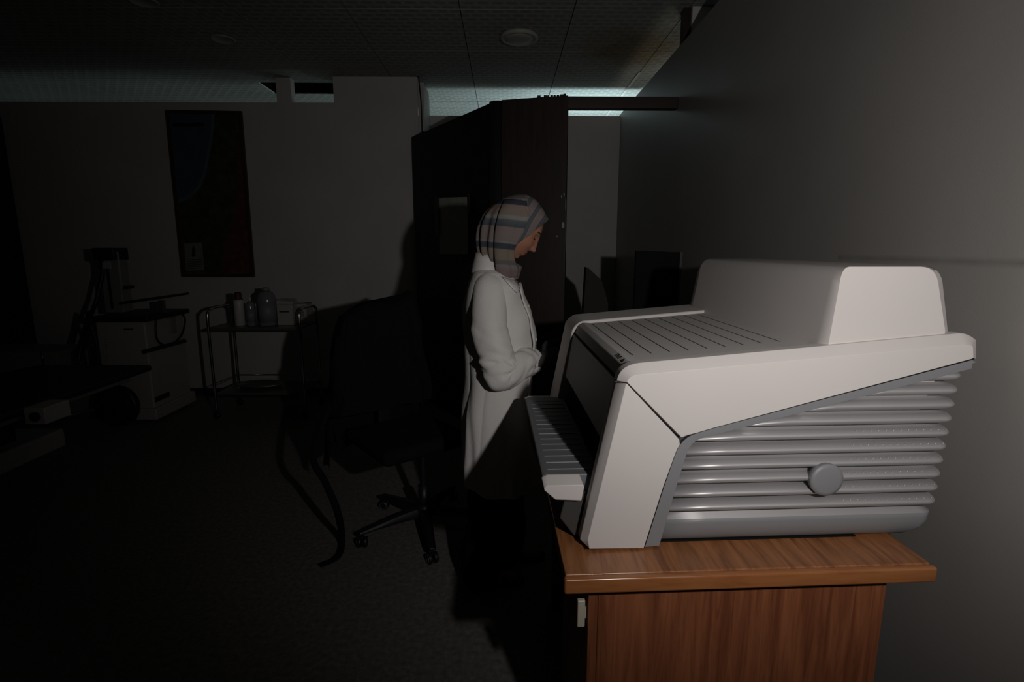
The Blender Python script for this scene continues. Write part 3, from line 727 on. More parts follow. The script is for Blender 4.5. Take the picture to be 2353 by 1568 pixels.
# ------------------------------------------------------------------ tall cabinet at the left edge
p = ay(60, 640, 5.13)
t = thing('tall_cabinet', 'tall black cabinet at the left edge of the view, against the rear wall', 'cabinet', (p.x-.5, 4.95, 0))
obj('body', box(nb(), (p.x-1.0, 4.772, .0), (p.x, 5.14, 2.6)), M['blackpl'], t, bevel=.004)
obj('door', box(nb(), (p.x-.495, 4.75, .06), (p.x-.004, 4.771, 2.59)), M['blackpl'], t, bevel=.003)
obj('door', box(nb(), (p.x-.998, 4.75, .06), (p.x-.50, 4.771, 2.59)), M['blackpl'], t, bevel=.003)
# low pale cabinet behind the couch
p0 = ay(97, 800, 4.55); p1 = ay(178, 793, 4.9)
t = thing('low_cabinet', 'low pale cabinet standing between the black cabinet and the mobile unit', 'cabinet', (-4.1, 4.6, 0))
obj('body', box(nb(), (-4.75, 4.36, .03), (-3.72, 4.73, p0.z-.03)), M['creamd'], t, bevel=.004)
obj('top', box(nb(), (-4.77, 4.34, p0.z-.0295), (-3.70, 4.74, p0.z)), M['creamd'], t, bevel=.003)
obj('edge_bar', tube(nb(), [(ay(94, 800, 4.33).x, 4.33, p0.z+.015), (ay(94, 800, 4.33).x, 4.33, p0.z-.1)], .006, 10), M['chrome'], t, smooth=True)
# ------------------------------------------------------------------ exam couch with pedestal
CZ2 = .60
c1 = az(350, 838, CZ2)
XE = c1.x
t = thing('examination_couch', 'long dark examination couch reaching in from the left edge over a pale pedestal', 'couch', (XE-.42, 3.2, 0))
bm = nb(); box(bm, (XE-.84, 1.9, CZ2-.045), (XE, c1.y, CZ2)); obj('couch_top', bm, M['couch'], t, bevel=.018, seg=4)
obj('rail', box(nb(), (XE-.78, 2.0, CZ2-.085), (XE-.06, c1.y-.15, CZ2-.046)), M['creamd'], t, bevel=.006)
bx = az(155, 1025, 0); 
obj('pedestal', box(nb(), (bx.x-.62, 2.75, 0), (bx.x, bx.y, .14)), M['bottlew'], t, bevel=.02, seg=3)
obj('column', box(nb(), (bx.x-.50, 2.95, .131), (bx.x-.12, bx.y-.25, CZ2-.086)), M['blackpl'], t, bevel=.01)
mpt = ay(78, 957, 2.78)
hb = obj('motor_housing', box(nb(), (mpt.x-.055, 2.78, mpt.z-.048), (mpt.x+.06, 2.95, mpt.z+.045)), M['bottlew'], t, bevel=.008)
kM3 = Matrix.Rotation(PI/2, 3, 'X')
obj('knob', lathe(nb(), [(.024, -.004), (.026, .008), (.02, .016), (.005, .018)], (mpt.x+.012, 2.777, mpt.z-.002), 24, kM3), M['seam'], hb, smooth=True)
obj('side_tube', tube(nb(), [(mpt.x-.056, 2.84, mpt.z-.03), (mpt.x-.9, 2.7, mpt.z-.02)], .018, 14), M['blackpl'], t, smooth=True)
obj('lower_rail', tube(nb(), [ay(145, 957, 3.3), ay(215, 943, 3.5)], .012, 12), M['dsteel'], t, smooth=True)
# ------------------------------------------------------------------ mobile x-ray unit
YU = 4.30
e0 = ay(323, 740, YU); e1 = az(345, 968, .03)
xL = ay(217, 738, YU).x; xR = e0.x+.03; zt = e0.z; yB2 = 4.82
t = thing('mobile_xray_unit', 'cream mobile medical unit with upright column and large dark wheel beside the couch', 'medical machine', ((xL+xR)/2, 4.5, 0))
obj('body', box(nb(), (xL, YU, .06), (xR, yB2, zt)), M['cream'], t, bevel=.015, seg=3)
obj('base_skirt', box(nb(), (xL+.25, YU-.03, .03), (xR+.03, yB2+.02, .13)), M['cream'], t, bevel=.012)
# console top
def atY(x, y, Y): return ay(x, y, Y)
bm = nb(); box(bm, (xL-.02, YU-.02, zt+.001), (xR+.04, yB2+.05, zt+.045)); obj('console', bm, M['blackpl'], t, bevel=.012)
pa = ay(300, 696, YU+.05); pb = ay(424, 676, YU+.35)
bm = hexa(nb(), [Vector((pa.x-.05, YU+.02, pa.z-.01)), Vector((pb.x, YU+.1, pb.z-.01)), Vector((pb.x, YU+.42, pb.z-.01)), Vector((pa.x-.05, YU+.42, pa.z-.01))],
          [Vector((pa.x-.05, YU+.02, pa.z+.012)), Vector((pb.x, YU+.1, pb.z+.010)), Vector((pb.x, YU+.42, pb.z+.010)), Vector((pa.x-.05, YU+.42, pa.z+.012))])
tp = obj('tilted_cassette_tray', bm, M['blackpl'], t, bevel=.004)
obj('tray_post', box(nb(), (pa.x+.12, YU+.2, zt+.046), (pa.x+.16, YU+.24, pa.z)), M['dsteel'], t)
# column
cl = [ay(x, y, YU+.28) for x, y in ((229, 573), (272, 572), (296, 664), (290, 700), (258, 702))]
ctop = ay(250, 573, YU+.28).z
xa2 = ay(246, 620, YU+.28).x; xb2 = ay(283, 640, YU+.28).x
col = obj('column', box(nb(), (xa2-.03, YU+.24, zt+.046), (xb2, YU+.36, ctop)), M['creamd'], t, bevel=.008)
obj('column_rail', box(nb(), (xa2+.03, YU+.228, zt+.08), (xa2+.045, YU+.239, ctop-.12)), M['blackpl'], t)
obj('column_head', box(nb(), (xa2-.05, YU+.20, ctop-.09), (xb2+.004, YU+.38, ctop+.012)), M['blackpl'], t, bevel=.01)
obj('head_plate', box(nb(), (xa2+.02, YU+.19, ctop-.16), (xa2+.10, YU+.199, ctop-.10)), M['cream'], t, bevel=.003)
obj('edge_strip', box(nb(), (xb2+.001, YU+.236, zt+.25), (xb2+.008, YU+.25, ctop-.02)), M['cream'], t)
obj('side_bracket', box(nb(), (xb2+.009, YU+.25, ay(290, 664, YU+.28).z), (xb2+.05, YU+.33, ay(290, 660, YU+.28).z+.012)), M['blackpl'], t)
obj('slanted_strut', tube(nb(), [ay(231, 580, YU+.2), ay(236, 630, YU+.2), ay(222, 690, YU+.16), ay(205, 735, YU+.1)], .017, 12), M['blackpl'], t, smooth=True)
for pts in ([(203, 715), (190, 770), (175, 815), (180, 840)], [(212, 720), (200, 770), (188, 820), (196, 842)], [(208, 745), (222, 790), (226, 835), (236, 842)], [(200, 742), (196, 785), (204, 800), (210, 838)]):
    obj('hose', tube(nb(), spline([ay(x, y, YU-.04) for x, y in pts]), .012, 10), M['blackpl'], t, smooth=True)
# side face details (plane x = xR)
def sx(px, py): return ax(px, py, xR+.001)
obj('cable_loop', tube(nb(), spline([sx(353, 725)+Vector((.02, 0, 0)), sx(353, 770)+Vector((.02, 0, 0)), sx(364, 790)+Vector((.02, 0, 0)), sx(388, 792)+Vector((.02, 0, 0)), sx(412, 770)+Vector((.02, 0, 0)), sx(420, 735)+Vector((.02, 0, 0)), sx(408, 716)+Vector((.02, 0, 0))]), .008, 10), M['blackpl'], t, smooth=True)
def sidebox(x0, y0, x1, y1, th, m, name):
    a_ = sx(x0, y0); b2 = sx(x1, y1); z_ = sorted((a_.z, b2.z)); y_ = sorted((a_.y, b2.y))
    return obj(name, box(nb(), (xR+.0005, y_[0], z_[0]), (xR+th, y_[1], z_[1])), m, t, bevel=.003)
p_a = sx(328, 813); p_b = sx(424, 787)
obj('cassette_slot', hexa(nb(), [p_a, p_b, p_b+Vector((0, 0, .03)), p_a+Vector((0, 0, .03))], [q+Vector((.02, 0, 0)) for q in (p_a, p_b, p_b+Vector((0, 0, .02)), p_a+Vector((0, 0, .02)))]), M['blackpl'], t)
sidebox(388, 730, 404, 764, .014, M['creamd'], 'hand_switch')
sidebox(355, 914, 389, 911, .008, M['blackpl'], 'drawer_slot')
fb = ay(295, 757, YU)
obj('name_badge', box(nb(), (fb.x-.035, YU-.004, fb.z-.006), (fb.x+.04, YU-.0005, fb.z+.006)), M['blackpl'], t)
bm = nb(); rr = random.Random(5)
a_ = ay(240, 840, YU-.0012); box(bm, (a_.x+.004, YU-.0008, a_.z), (a_.x+.006, YU-.0003, ay(240, 780, YU).z))
for k in range(16):
    y = 782+k*3.6
    if k in (7, 8): continue
    a_ = ay(240+k*.25, y, YU-.0012); box(bm, (a_.x, YU-.0012, a_.z), (a_.x+.008+rr.uniform(0, .012), YU-.0004, a_.z+.006))
obj('side_lettering', bm, M['creamd'], t)
# wheel
wc = ay(272, 944, YU-.07)
wr = 47/F*YU*1.02
Mx = Matrix.Rotation(PI/2, 3, 'X')
wz = wr+.002
wl = obj('wheel', lathe(nb(), [(wr*.55, .03), (wr*.86, .032), (wr, .022), (wr, -.022), (wr*.86, -.032), (wr*.55, -.03)], (wc.x, wc.y, wz), 40, Mx), M['blackpl'], t, smooth=True)
obj('hub', lathe(nb(), [(wr*.80, .0325), (wr*.78, .038), (wr*.2, .042), (wr*.02, .043)], (wc.x, wc.y, wz), 40, Mx), M['seam'], wl, smooth=True)
for (x, y) in ((xR-.08, yB2-.1), (xL+.1, yB2-.1), (xR-.09, YU+.06)):
    obj('caster', lathe(nb(), [(.01, -.018), (.029, -.016), (.0295, .016), (.01, .018)], (x, y, .0298), 24, Mx), M['blackpl'], t, smooth=True)
# ------------------------------------------------------------------ trolley
yF = 4.34; yK = 4.80
xl = az(500, 963, 0).x; yF = az(500, 963, 0).y
lt = ay(470, 733, yF); 
xr = xl+.755
zs = ay(510, 757, yF).z; z2 = ay(520, 906, yF).z
t = thing('steel_trolley', 'two shelf steel trolley with bent tube handles in front of the rear wall', 'trolley', ((xl+xr)/2, (yF+yK)/2, 0))
hz = ay(520, 705, yF+.2).z
lean = .0
for x, sgn in ((xl, -1), (xr, 1)):
    fr_ = obj('side_frame', tube(nb(), spline([(x, yF, .06), (x-sgn*0, yF, .35), (x, yF, hz-.09), (x, yF+.025, hz-.025), (x, yF+.09, hz), (x, yF+.23, hz), (x, yK-.09, hz), (x, yK-.025, hz-.025), (x, yK, hz-.09), (x, yK, .35), (x, yK, .06)], 6), .0125, 14), M['chrome'], t, smooth=True)
for x in (xl, xr):
    for y in (yF, yK):
        obj('caster', lathe(nb(), [(.006, -.012), (.027, -.011), (.0275, .011), (.006, .012)], (x, y, .0278), 20, Mx), M['blackpl'], t, smooth=True)
obj('top_shelf', box(nb(), (xl+.013, yF+.0, zs-.012), (xr-.013, yK, zs+.012)), M['shelfpl'], t, bevel=.005)
obj('lower_shelf', box(nb(), (xl+.013, yF+.0, z2-.012), (xr-.013, yK, z2+.010)), M['shelfpl'], t, bevel=.004)
obj('guard_rail', tube(nb(), [(xl+.012, yF, z2+.075), (xl+.02, yK-.01, z2+.075), (xr-.02, yK-.01, z2+.075), (xr-.012, yF, z2+.075)], .004, 8), M['chrome'], t, smooth=True)
tz = zs+.0135
def sit(px, py_base, Yd):   # position on the top shelf
    p_ = ay(px, py_base, Yd); return Vector((p_.x, Yd, tz))
yA = yF+.13
def ht(px, py, Y): return ay(px, py, Y).z
# white bottle with maroon cap
p = sit(551, 730, yA); H_ = ht(551, 672, yA)-tz; r_ = 11.0/F*yA
t = thing('white_bottle', 'plain white round bottle with dark maroon cap, leftmost on the trolley', 'bottle', p, 0, 'bottles on the trolley')
obj('body', lathe(nb(), [(r_*.9, 0), (r_, .004), (r_, H_*.72), (r_*.95, H_*.76), (r_*.6, H_*.79)], p, 28), M['bottlew'], t, smooth=True)
obj('cap', lathe(nb(), [(r_*.72, H_*.792), (r_*.74, H_*.81), (r_*.70, H_*.97), (r_*.55, H_)], p, 24), M['redcap'], t, smooth=True)
# pump bottle
p = sit(577, 731, yA-.02); H_ = ht(577, 672, yA)-tz; r_ = 10/F*yA
t = thing('spray_bottle', 'slim translucent bottle with pump nozzle beside the plain white bottle', 'bottle', p, 0, 'bottles on the trolley')
obj('body', lathe(nb(), [(r_*.9, 0), (r_, .004), (r_, H_*.62), (r_*.85, H_*.68), (r_*.35, H_*.74)], p, 28), M['clear'], t, smooth=True)
obj('nozzle', lathe(nb(), [(r_*.34, H_*.742), (r_*.36, H_*.85), (r_*.2, H_*.87), (r_*.2, H_)], p, 16), M['bottlew'], t, smooth=True)
obj('label', lathe(nb(), [(r_*1.01, H_*.12), (r_*1.015, H_*.5)], p, 28), M['label'], t, smooth=True)
p = sit(592, 731, yA+.09); r_ = 6/F*yA
t = thing('small_vial', 'small narrow clear vial between the pump bottle and the big clear bottle', 'bottle', p, 0, 'bottles on the trolley')
obj('body', lathe(nb(), [(r_*.9, 0), (r_, .003), (r_, .13), (r_*.5, .15)], p, 20), M['clear'], t, smooth=True)
obj('cap', lathe(nb(), [(r_*.55, .1505), (r_*.55, .175), (r_*.4, .178)], p, 16), M['bottlew'], t, smooth=True)
# big clear bottle
p = sit(616, 728, yA+.02); H_ = ht(616, 662, yA)-tz; r_ = 20/F*yA
t = thing('clear_bottle', 'large clear bottle with bluish label, tallest container on the trolley', 'bottle', p, 0, 'bottles on the trolley')
obj('body', lathe(nb(), [(r_*.93, 0), (r_, .006), (r_, H_*.66), (r_*.93, H_*.78), (r_*.68, H_*.88), (r_*.4, H_*.92)], p, 36), M['clear'], t, smooth=True)
obj('cap', lathe(nb(), [(r_*.36, H_*.922), (r_*.4, H_*.93), (r_*.38, H_*1.0), (r_*.3, H_*1.01)], p, 20), M['creamd'], t, smooth=True)
obj('label', lathe(nb(), [(r_*1.005, H_*.10), (r_*1.012, H_*.62)], p, 36), M['label'], t, smooth=True)
# white box with lid
p0 = sit(637, 728, yA); p1 = sit(673, 728, yA); H_ = ht(655, 700, yA)-tz
t = thing('cotton_box', 'small open-topped white box beside the large clear bottle on the trolley', 'box', (p0+p1)/2)
obj('body', box(nb(), (p0.x, yA, tz+.0005), (p1.x, yA+.11, tz+H_)), M['cream'], t, bevel=.003)
obj('lid', hexa(nb(), [Vector((p0.x-.004, yA-.003, tz+H_+.001)), Vector((p1.x+.004, yA-.003, tz+H_+.001)), Vector((p1.x+.004, yA+.113, tz+H_+.001)), Vector((p0.x-.004, yA+.113, tz+H_+.001))],
     [Vector((p0.x+.002, yA+.003, tz+H_+.035)), Vector((p1.x+.006, yA+.003, tz+H_+.025)), Vector((p1.x+.004, yA+.109, tz+H_+.04)), Vector((p0.x+.004, yA+.109, tz+H_+.045))]), M['cream'], t, bevel=.003)
obj('print_line', box(nb(), (p0.x+.02, yA-.0012, tz+H_*.62), (p1.x-.03, yA-.0003, tz+H_*.68)), M['inkdark'], t)
# tissue pack
p0 = sit(683, 730, yA+.12); p1 = sit(745, 728, yA+.12); H_ = ht(712, 702, yA)-tz; p1.x = min(p1.x, xr-.03)
t = thing('carton', 'flat pale carton with dark oval opening at the right end of the trolley', 'box', (p0+p1)/2)
obj('carton', box(nb(), (p0.x, yA+.12, tz+.0005), (p1.x, yA+.28, tz+H_)), M['cream'], t, bevel=.004)
obj('opening', lathe(nb(), [(.035, 0), (.033, .0015), (.01, .002)], ((p0.x+p1.x)/2+.03, yA+.20, tz+H_+.0004), 24), M['inkdark'], t)
obj('printed_band', box(nb(), (p0.x+.01, yA+.1188, tz+H_*.35), (p1.x-.02, yA+.1197, tz+H_*.62)), M['label'], t)
t = thing('folded_cloth', 'crumpled pale cloth lying on the flat carton of the trolley', 'cloth', ((p0.x+p1.x)/2-.02, yA+.14, tz+H_+.003))
bm = nb(); nx = 18
vs = [[None]*(nx+1) for _ in range(nx+1)]
for i in range(nx+1):
    for j in range(nx+1):
        x = p0.x+.0+(p1.x-p0.x)*i/nx*.6; y = yA+.13+.06*j/nx
        e = min(i, nx-i, j, nx-j)/nx*2
        z = tz+H_+.003+.022*e**.5*(.6+.6*noise.noise(Vector((x*30, y*30, 0))))
        vs[i][j] = bm.verts.new((x, y, max(z, tz+H_+.0025)))
for i in range(nx):
    for j in range(nx): bm.faces.new((vs[i][j], vs[i+1][j], vs[i+1][j+1], vs[i][j+1]))
obj('cloth_sheet', bm, M['cream'], t, smooth=True)
# steel dish on the lower shelf
p = Vector((ay(597, 865, yF+.2).x, yF+.2, z2+.0108))
bm = nb(); n = 40; prof = [(.45, .0), (.75, .004), (.93, .022), (1.0, .032), (1.04, .031), (.96, .018), (.78, -.0005), (.45, -.0005)]
prof = [(.45, .003), (.78, .005), (.95, .022), (1.0, .034), (1.03, .033), (.985, .02), (.80, .0015), (.45, .0003)]
rg = [[bm.verts.new((p.x+.20*r*math.cos(2*PI*k/n), p.y+.12*r*math.sin(2*PI*k/n), p.z+z)) for k in range(n)] for r, z in prof]
for i in range(len(rg)-1):
    for k in range(n): bm.faces.new((rg[i][k], rg[i][(k+1) % n], rg[i+1][(k+1) % n], rg[i+1][k]))
bm.faces.new(rg[0]); bm.faces.new(rg[-1][::-1])
tag(obj('steel_dish', bm, M['dsteel'], smooth=True), 'shallow oval steel dish on the lower shelf of the trolley', 'dish')
# ------------------------------------------------------------------ office chair with a draped jacket
hub = Vector((az(975, 1172, .1).x, az(975, 1172, .1).y, 0))
t = thing('office_chair', 'black swivel office chair on five castors, standing left of the woman', 'chair', hub)
obj('gas_column', lathe(nb(), [(.028, .075), (.028, .24), (.016, .24), (.016, .43)], hub, 20), M['blackpl'], t, smooth=True)
ends = [az(1000, 1302, .05), az(826, 1262, .05), az(892, 1185, .05)]
angs = [math.atan2(e.y-hub.y, e.x-hub.x) for e in ends]
a0 = math.atan2(ends[0].y-hub.y, ends[0].x-hub.x)
RB = .33
angs = [a0-i*2*PI/5 for i in range(5)]
for i, a_ in enumerate(angs):
    d = Vector((math.cos(a_), math.sin(a_), 0)); s_ = Vector((-d.y, d.x, 0)); e = hub+d*RB
    bm = nb()
    secs = [(.02, .028, .075, .125), (.12, .026, .078, .118), (.24, .022, .076, .100), (.345, .016, .070, .084)]
    rings = []
    for r_, hw, zb, zt_ in secs:
        c_ = hub+d*r_
        rings.append([bm.verts.new(c_+s_*x_+Vector((0, 0, z_))) for x_, z_ in ((-hw, zb), (hw, zb), (hw, (zb+zt_)/2), (hw*.6, zt_), (-hw*.6, zt_), (-hw, (zb+zt_)/2))])
    for k in range(3):
        for q in range(6): bm.faces.new((rings[k][q], rings[k][(q+1) % 6], rings[k+1][(q+1) % 6], rings[k+1][q]))
    bm.faces.new(rings[0][::-1]); bm.faces.new(rings[-1])
    leg = obj('leg', bm, M['blackpl'], t, bevel=.004)
    ca = a_+[.2, 1.1, .5, -.7, .3][i]; 
    axm = Matrix.Rotation(ca, 3, 'Z') @ Matrix.Rotation(PI/2, 3, 'X')
    ax_ = axm @ Vector((0, 0, 1))
    for sg in (-1, 1):
        cc = e+ax_*.014*sg+Vector((0, 0, .0265))
        w_ = obj('castor_wheel', lathe(nb(), [(.006, -.009), (.024, -.009), (.026, -.006), (.026, .006), (.024, .009), (.006, .009)], cc, 24, axm), M['blackpl'], leg, smooth=True)
    # pale ring on the outer side of the wheel facing the viewer
    sg = 1 if (ax_.y < 0) else -1
    cc = e+ax_*(.014*sg+.0095*sg)+Vector((0, 0, .0265))
    bm = nb(); nn_ = 28
    r1 = [[bm.verts.new(cc+axm @ Vector((rr_*math.cos(2*PI*k/nn_), rr_*math.sin(2*PI*k/nn_), zz*sg))) for k in range(nn_)] for rr_, zz in ((.0215, 0), (.0215, .0022), (.0175, .0022), (.0175, 0))]
    for q in range(4):
        for k in range(nn_): bm.faces.new((r1[q][k], r1[q][(k+1) % nn_], r1[(q+1) % 4][(k+1) % nn_], r1[(q+1) % 4][k]))
    obj('castor_ring', bm, M['chrome'] if i == 1 else M['dsteel'], leg, smooth=True)
    obj('castor_stem', lathe(nb(), [(.008, .048), (.008, .073)], e, 12), M['blackpl'], leg)
obj('hub', lathe(nb(), [(.05, .072), (.052, .10), (.045, .135), (.03, .145)], hub, 24), M['blackpl'], t, smooth=True)
# seat faces away from the camera, slightly turned
CR = Matrix.Rotation(math.radians(218), 3, 'Z')
def cw(x, y, z): return Vector((hub.x-.085, hub.y+.03, 0)) + CR @ Vector((x, y, 0)) + Vector((0, 0, z))
def cbox(a_, b2):
    return hexa(nb(), [cw(a_[0], a_[1], a_[2]), cw(b2[0], a_[1], a_[2]), cw(b2[0], b2[1], a_[2]), cw(a_[0], b2[1], a_[2])], [cw(a_[0], a_[1], b2[2]), cw(b2[0], a_[1], b2[2]), cw(b2[0], b2[1], b2[2]), cw(a_[0], b2[1], b2[2])])
obj('seat_plate', cbox((-.12, -.12, .425), (.12, .12, .45)), M['blackpl'], t, bevel=.008)
obj('seat', cbox((-.235, -.22, .451), (.235, .24, .53)), M['softblack'], t, bevel=.035, seg=4)
obj('backrest_bar', cbox((-.035, -.268, .46), (.035, -.245, .80)), M['blackpl'], t, bevel=.006)
obj('backrest', cbox((-.16, -.276, .68), (.13, -.246, 1.03)), M['softblack'], t, bevel=.028, seg=4)
obj('back_bracket', cbox((-.035, -.268, .455), (.035, -.115, .475)), M['blackpl'], t, bevel=.003)
obj('tilt_lever', tube(nb(), spline([cw(-.02, -.05, .42), cw(-.16, -.08, .42), cw(-.25, -.10, .40)]), .006, 10), M['dsteel'], t, smooth=True)
# draped jacket over the backrest
bm = nb(); rows_ = 46; nc = 72; rings = []
jt = thing('draped_jacket', 'black jacket hung over the back of the office chair with a trailing belt', 'jacket', cw(0, -.27, .42))
for j in range(rows_+1):
    f = j/rows_; z = 1.185-f*.77
    hx = .198+.022*math.sin(min(f*6, PI/2))+.085*f**1.2; hy = .066+.02*min(1, f*4)+.03*f
    if j == 0: hx *= .90; hy *= .35
    if j == 1: hx *= .97; hy *= .75
    ring = []
    for k in range(nc):
        a_ = 2*PI*k/nc; ca_, sa_ = math.cos(a_), math.sin(a_)
        ex = .45
        x = hx*math.copysign(abs(ca_)**ex, ca_); y = hy*math.copysign(abs(sa_)**ex, sa_)
        fold = .014*f**.6*math.sin(a_*11+3*noise.noise(Vector((ca_, sa_, f*2))))+.02*noise.noise(Vector((x*7, y*7, z*4)))*min(1, f*3)
        x += ca_*fold+.02*f; y += sa_*fold
        zz = z + (.012*math.sin(x*22) if j < 2 else 0) + (-.09*(x/.27)*f if j > 10 else 0) + .01*noise.noise(Vector((x*9, y*9, 1)))*f
        if sa_ > 0 and j > 8: zz = max(zz, .60) if sa_ < .3 else max(zz, .61)
        zz -= (.040*(x/.2)+.016)*max(0, 1-j/24)
        ring.append(bm.verts.new(cw(x, y-.262, zz)))
    rings.append(ring)
for j in range(rows_):
    for k in range(nc): bm.faces.new((rings[j][k], rings[j][(k+1) % nc], rings[j+1][(k+1) % nc], rings[j+1][k]))
bm.faces.new(rings[0])
obj('jacket_body', bm, M['softblack'], jt, smooth=True)
# sleeve hanging at the left
obj('sleeve', tube(nb(), spline([cw(.215, -.24, 1.0), cw(.235, -.23, .88), cw(.24, -.22, .72), cw(.235, -.25, .60)], 8), [.035]*8+[.05]*8+[.045]*9, 16), M['softblack'], jt, smooth=True)
bz_ = [ay(705, 985, 2.5), ay(720, 1040, 2.45), ay(748, 1110, 2.35), ay(775, 1175, 2.3), az(786, 1240, .03), az(775, 1280, .012), az(735, 1300, .012)]
bm = nb(); pts_ = spline([cw(.26, -.27, .70), bz_[1], bz_[2], bz_[3], bz_[4], bz_[5], bz_[6]], 8)
rgs = []
for i, p in enumerate(pts_):
    tdir = (pts_[min(i+1, len(pts_)-1)]-pts_[max(i-1, 0)]).normalized(); sd = Vector((1, .2, 0)) if abs(tdir.z) > .5 else Vector((-tdir.y, tdir.x, 0)).normalized()
    sd = (sd-tdir*sd.dot(tdir)).normalized(); nn2 = tdir.cross(sd)
    rgs.append([bm.verts.new(p+sd*.016*a1+nn2*.003*a2+Vector((0, 0, .0))) for a1, a2 in ((-1, -1), (1, -1), (1, 1), (-1, 1))])
for i in range(len(rgs)-1):
    for k in range(4): bm.faces.new((rgs[i][k], rgs[i][(k+1) % 4], rgs[i+1][(k+1) % 4], rgs[i+1][k]))
bm.faces.new(rgs[0][::-1]); bm.faces.new(rgs[-1])
obj('belt', bm, M['softblack'], jt, smooth=True)
obj('buckle', box(nb(), tuple(ay(789, 1012, 2.52)), tuple(ay(789, 1012, 2.52)+Vector((.006, .004, .045)))), M['chrome'], jt)
# ------------------------------------------------------------------ the woman
YP = 2.2; K = YP/1.95
def pz(y): return ay(1150, y, YP).z
def pxx(x, y): return ay(x, y, YP).x
PS = ay(1151, 700, YP).x-ay(1150, 700, YP).x    # metres per pixel
person = thing('person', 'standing woman in white lab coat and striped headscarf, looking down at her hands', 'person', (pxx(1145, 1380), YP, 0))
def evald(o, name, m, parent, smooth=True):
    dg = bpy.context.evaluated_depsgraph_get(); me = bpy.data.meshes.new_from_object(o.evaluated_get(dg))
    bpy.data.objects.remove(o)
    me.name = name; r = bpy.data.objects.new(name, me); C.objects.link(r)
    me.materials.clear()
    for x in (m if isinstance(m, (list, tuple)) else [m]): me.materials.append(x)
    if parent: me.transform(world(parent).inverted()); r.parent = parent
    for p in me.polygons: p.use_smooth = smooth
    return r
def fused(name, bm, voxel, m, parent, smooth_it=4):
    me = bpy.data.meshes.new('t'); bm.to_mesh(me); bm.free(); o = bpy.data.objects.new('t', me); C.objects.link(o)
    r = o.modifiers.new('r', 'REMESH'); r.mode = 'VOXEL'; r.voxel_size = voxel
    s_ = o.modifiers.new('s', 'SMOOTH'); s_.iterations = smooth_it; s_.factor = .5
    return evald(o, name, m, parent)
# head frame
HC = Vector((pxx(1188, 521), YP, pz(521)))
HP = math.radians(37)
Rh = Matrix.Rotation(math.radians(5), 3, 'Z') @ Matrix.Rotation(HP, 3, 'Y')
HS = .92*K
def hw_(x, y, z): return HC + Rh @ (Vector((x, y, z))*HS)
# head mesh: dense ellipsoid pushed into a face
bm = nb(); NU, NV = 96, 72; grid = []
def g(x, s_): return math.exp(-(x/s_)**2)
def headpt(th, ph):
    x = math.sin(th)*math.cos(ph); y = math.sin(th)*math.sin(ph); z = math.cos(th)
    P = Vector((x*.096, y*.075, z*.118))
    if x < 0: P.x *= 1.03
    # jaw: narrow and move forward below
    if z < -.15:
        k = min(1, (-z-.15)/.85); P.y *= 1-.30*k; P.x += .012*k; 
        if x < -.1: P.x *= 1-.45*k
    if x > 0:
        Y_ = P.y; Z_ = P.z; fx = min(1, x*1.6)
        P.x *= 1-.04*fx
        d = 0
        d += .008*g(Z_-.030, .014)*g(abs(Y_)-.028, .022)             # brow ridge
        d -= .012*g(Z_-.008, .013)*g(abs(Y_)-.030, .015)             # eye socket
        d += .005*g(Z_-.006, .008)*g(abs(Y_)-.031, .012)             # eyeball under lid
        d += .005*g(Z_+.028, .022)*g(abs(Y_)-.036, .020)             # cheekbone
        nz = max(0, min(1, (.026-Z_)/.058)) if Z_ > -.040 else max(0, 1-(-.040-Z_)/.008)
        d += (.004+.021*nz**1.2)*g(Y_, .0085+.005*nz)                # nose ridge
        d += .010*g(Z_+.033, .008)*g(abs(Y_)-.011, .007)             # nostril wings
        d -= .004*g(Z_+.050, .006)*g(Y_, .008)                       # philtrum
        d += .0085*g(Z_+.0595, .0055)*g(Y_, .021)                    # upper lip
        d -= .0035*g(Z_+.0655, .0022)*g(Y_, .024)                    # mouth line
        d += .0085*g(Z_+.0715, .0055)*g(Y_, .018)                    # lower lip
        d -= .003*g(Z_+.083, .006)*g(Y_, .02)
        d += .013*g(Z_+.102, .016)*g(Y_, .024)                       # chin
        P.x += d*fx
    return P
for j in range(1, NV):
    th = PI*j/NV
    row = []
    for k in range(NU):
        # concentrate columns on the face side
        a_ = 2*PI*k/NU; a_ = a_-.45*math.sin(a_)
        q = headpt(th, a_); row.append(bm.verts.new(hw_(q.x, q.y, q.z)))
    grid.append(row)
vt = bm.verts.new(hw_(0, 0, .118)); q = headpt(PI, 0); vb = bm.verts.new(hw_(q.x, q.y, q.z))
for k in range(NU):
    bm.faces.new((vt, grid[0][k], grid[0][(k+1) % NU])); bm.faces.new((vb, grid[-1][(k+1) % NU], grid[-1][k]))
    for j in range(NV-2): bm.faces.new((grid[j][k], grid[j+1][k], grid[j+1][(k+1) % NU], grid[j][(k+1) % NU]))
# ears
for sg in (-1, 1): ellipsoid(bm, hw_(-.005, sg*.072, -.01), (.018, .008, .032), 14, 10, Rh)
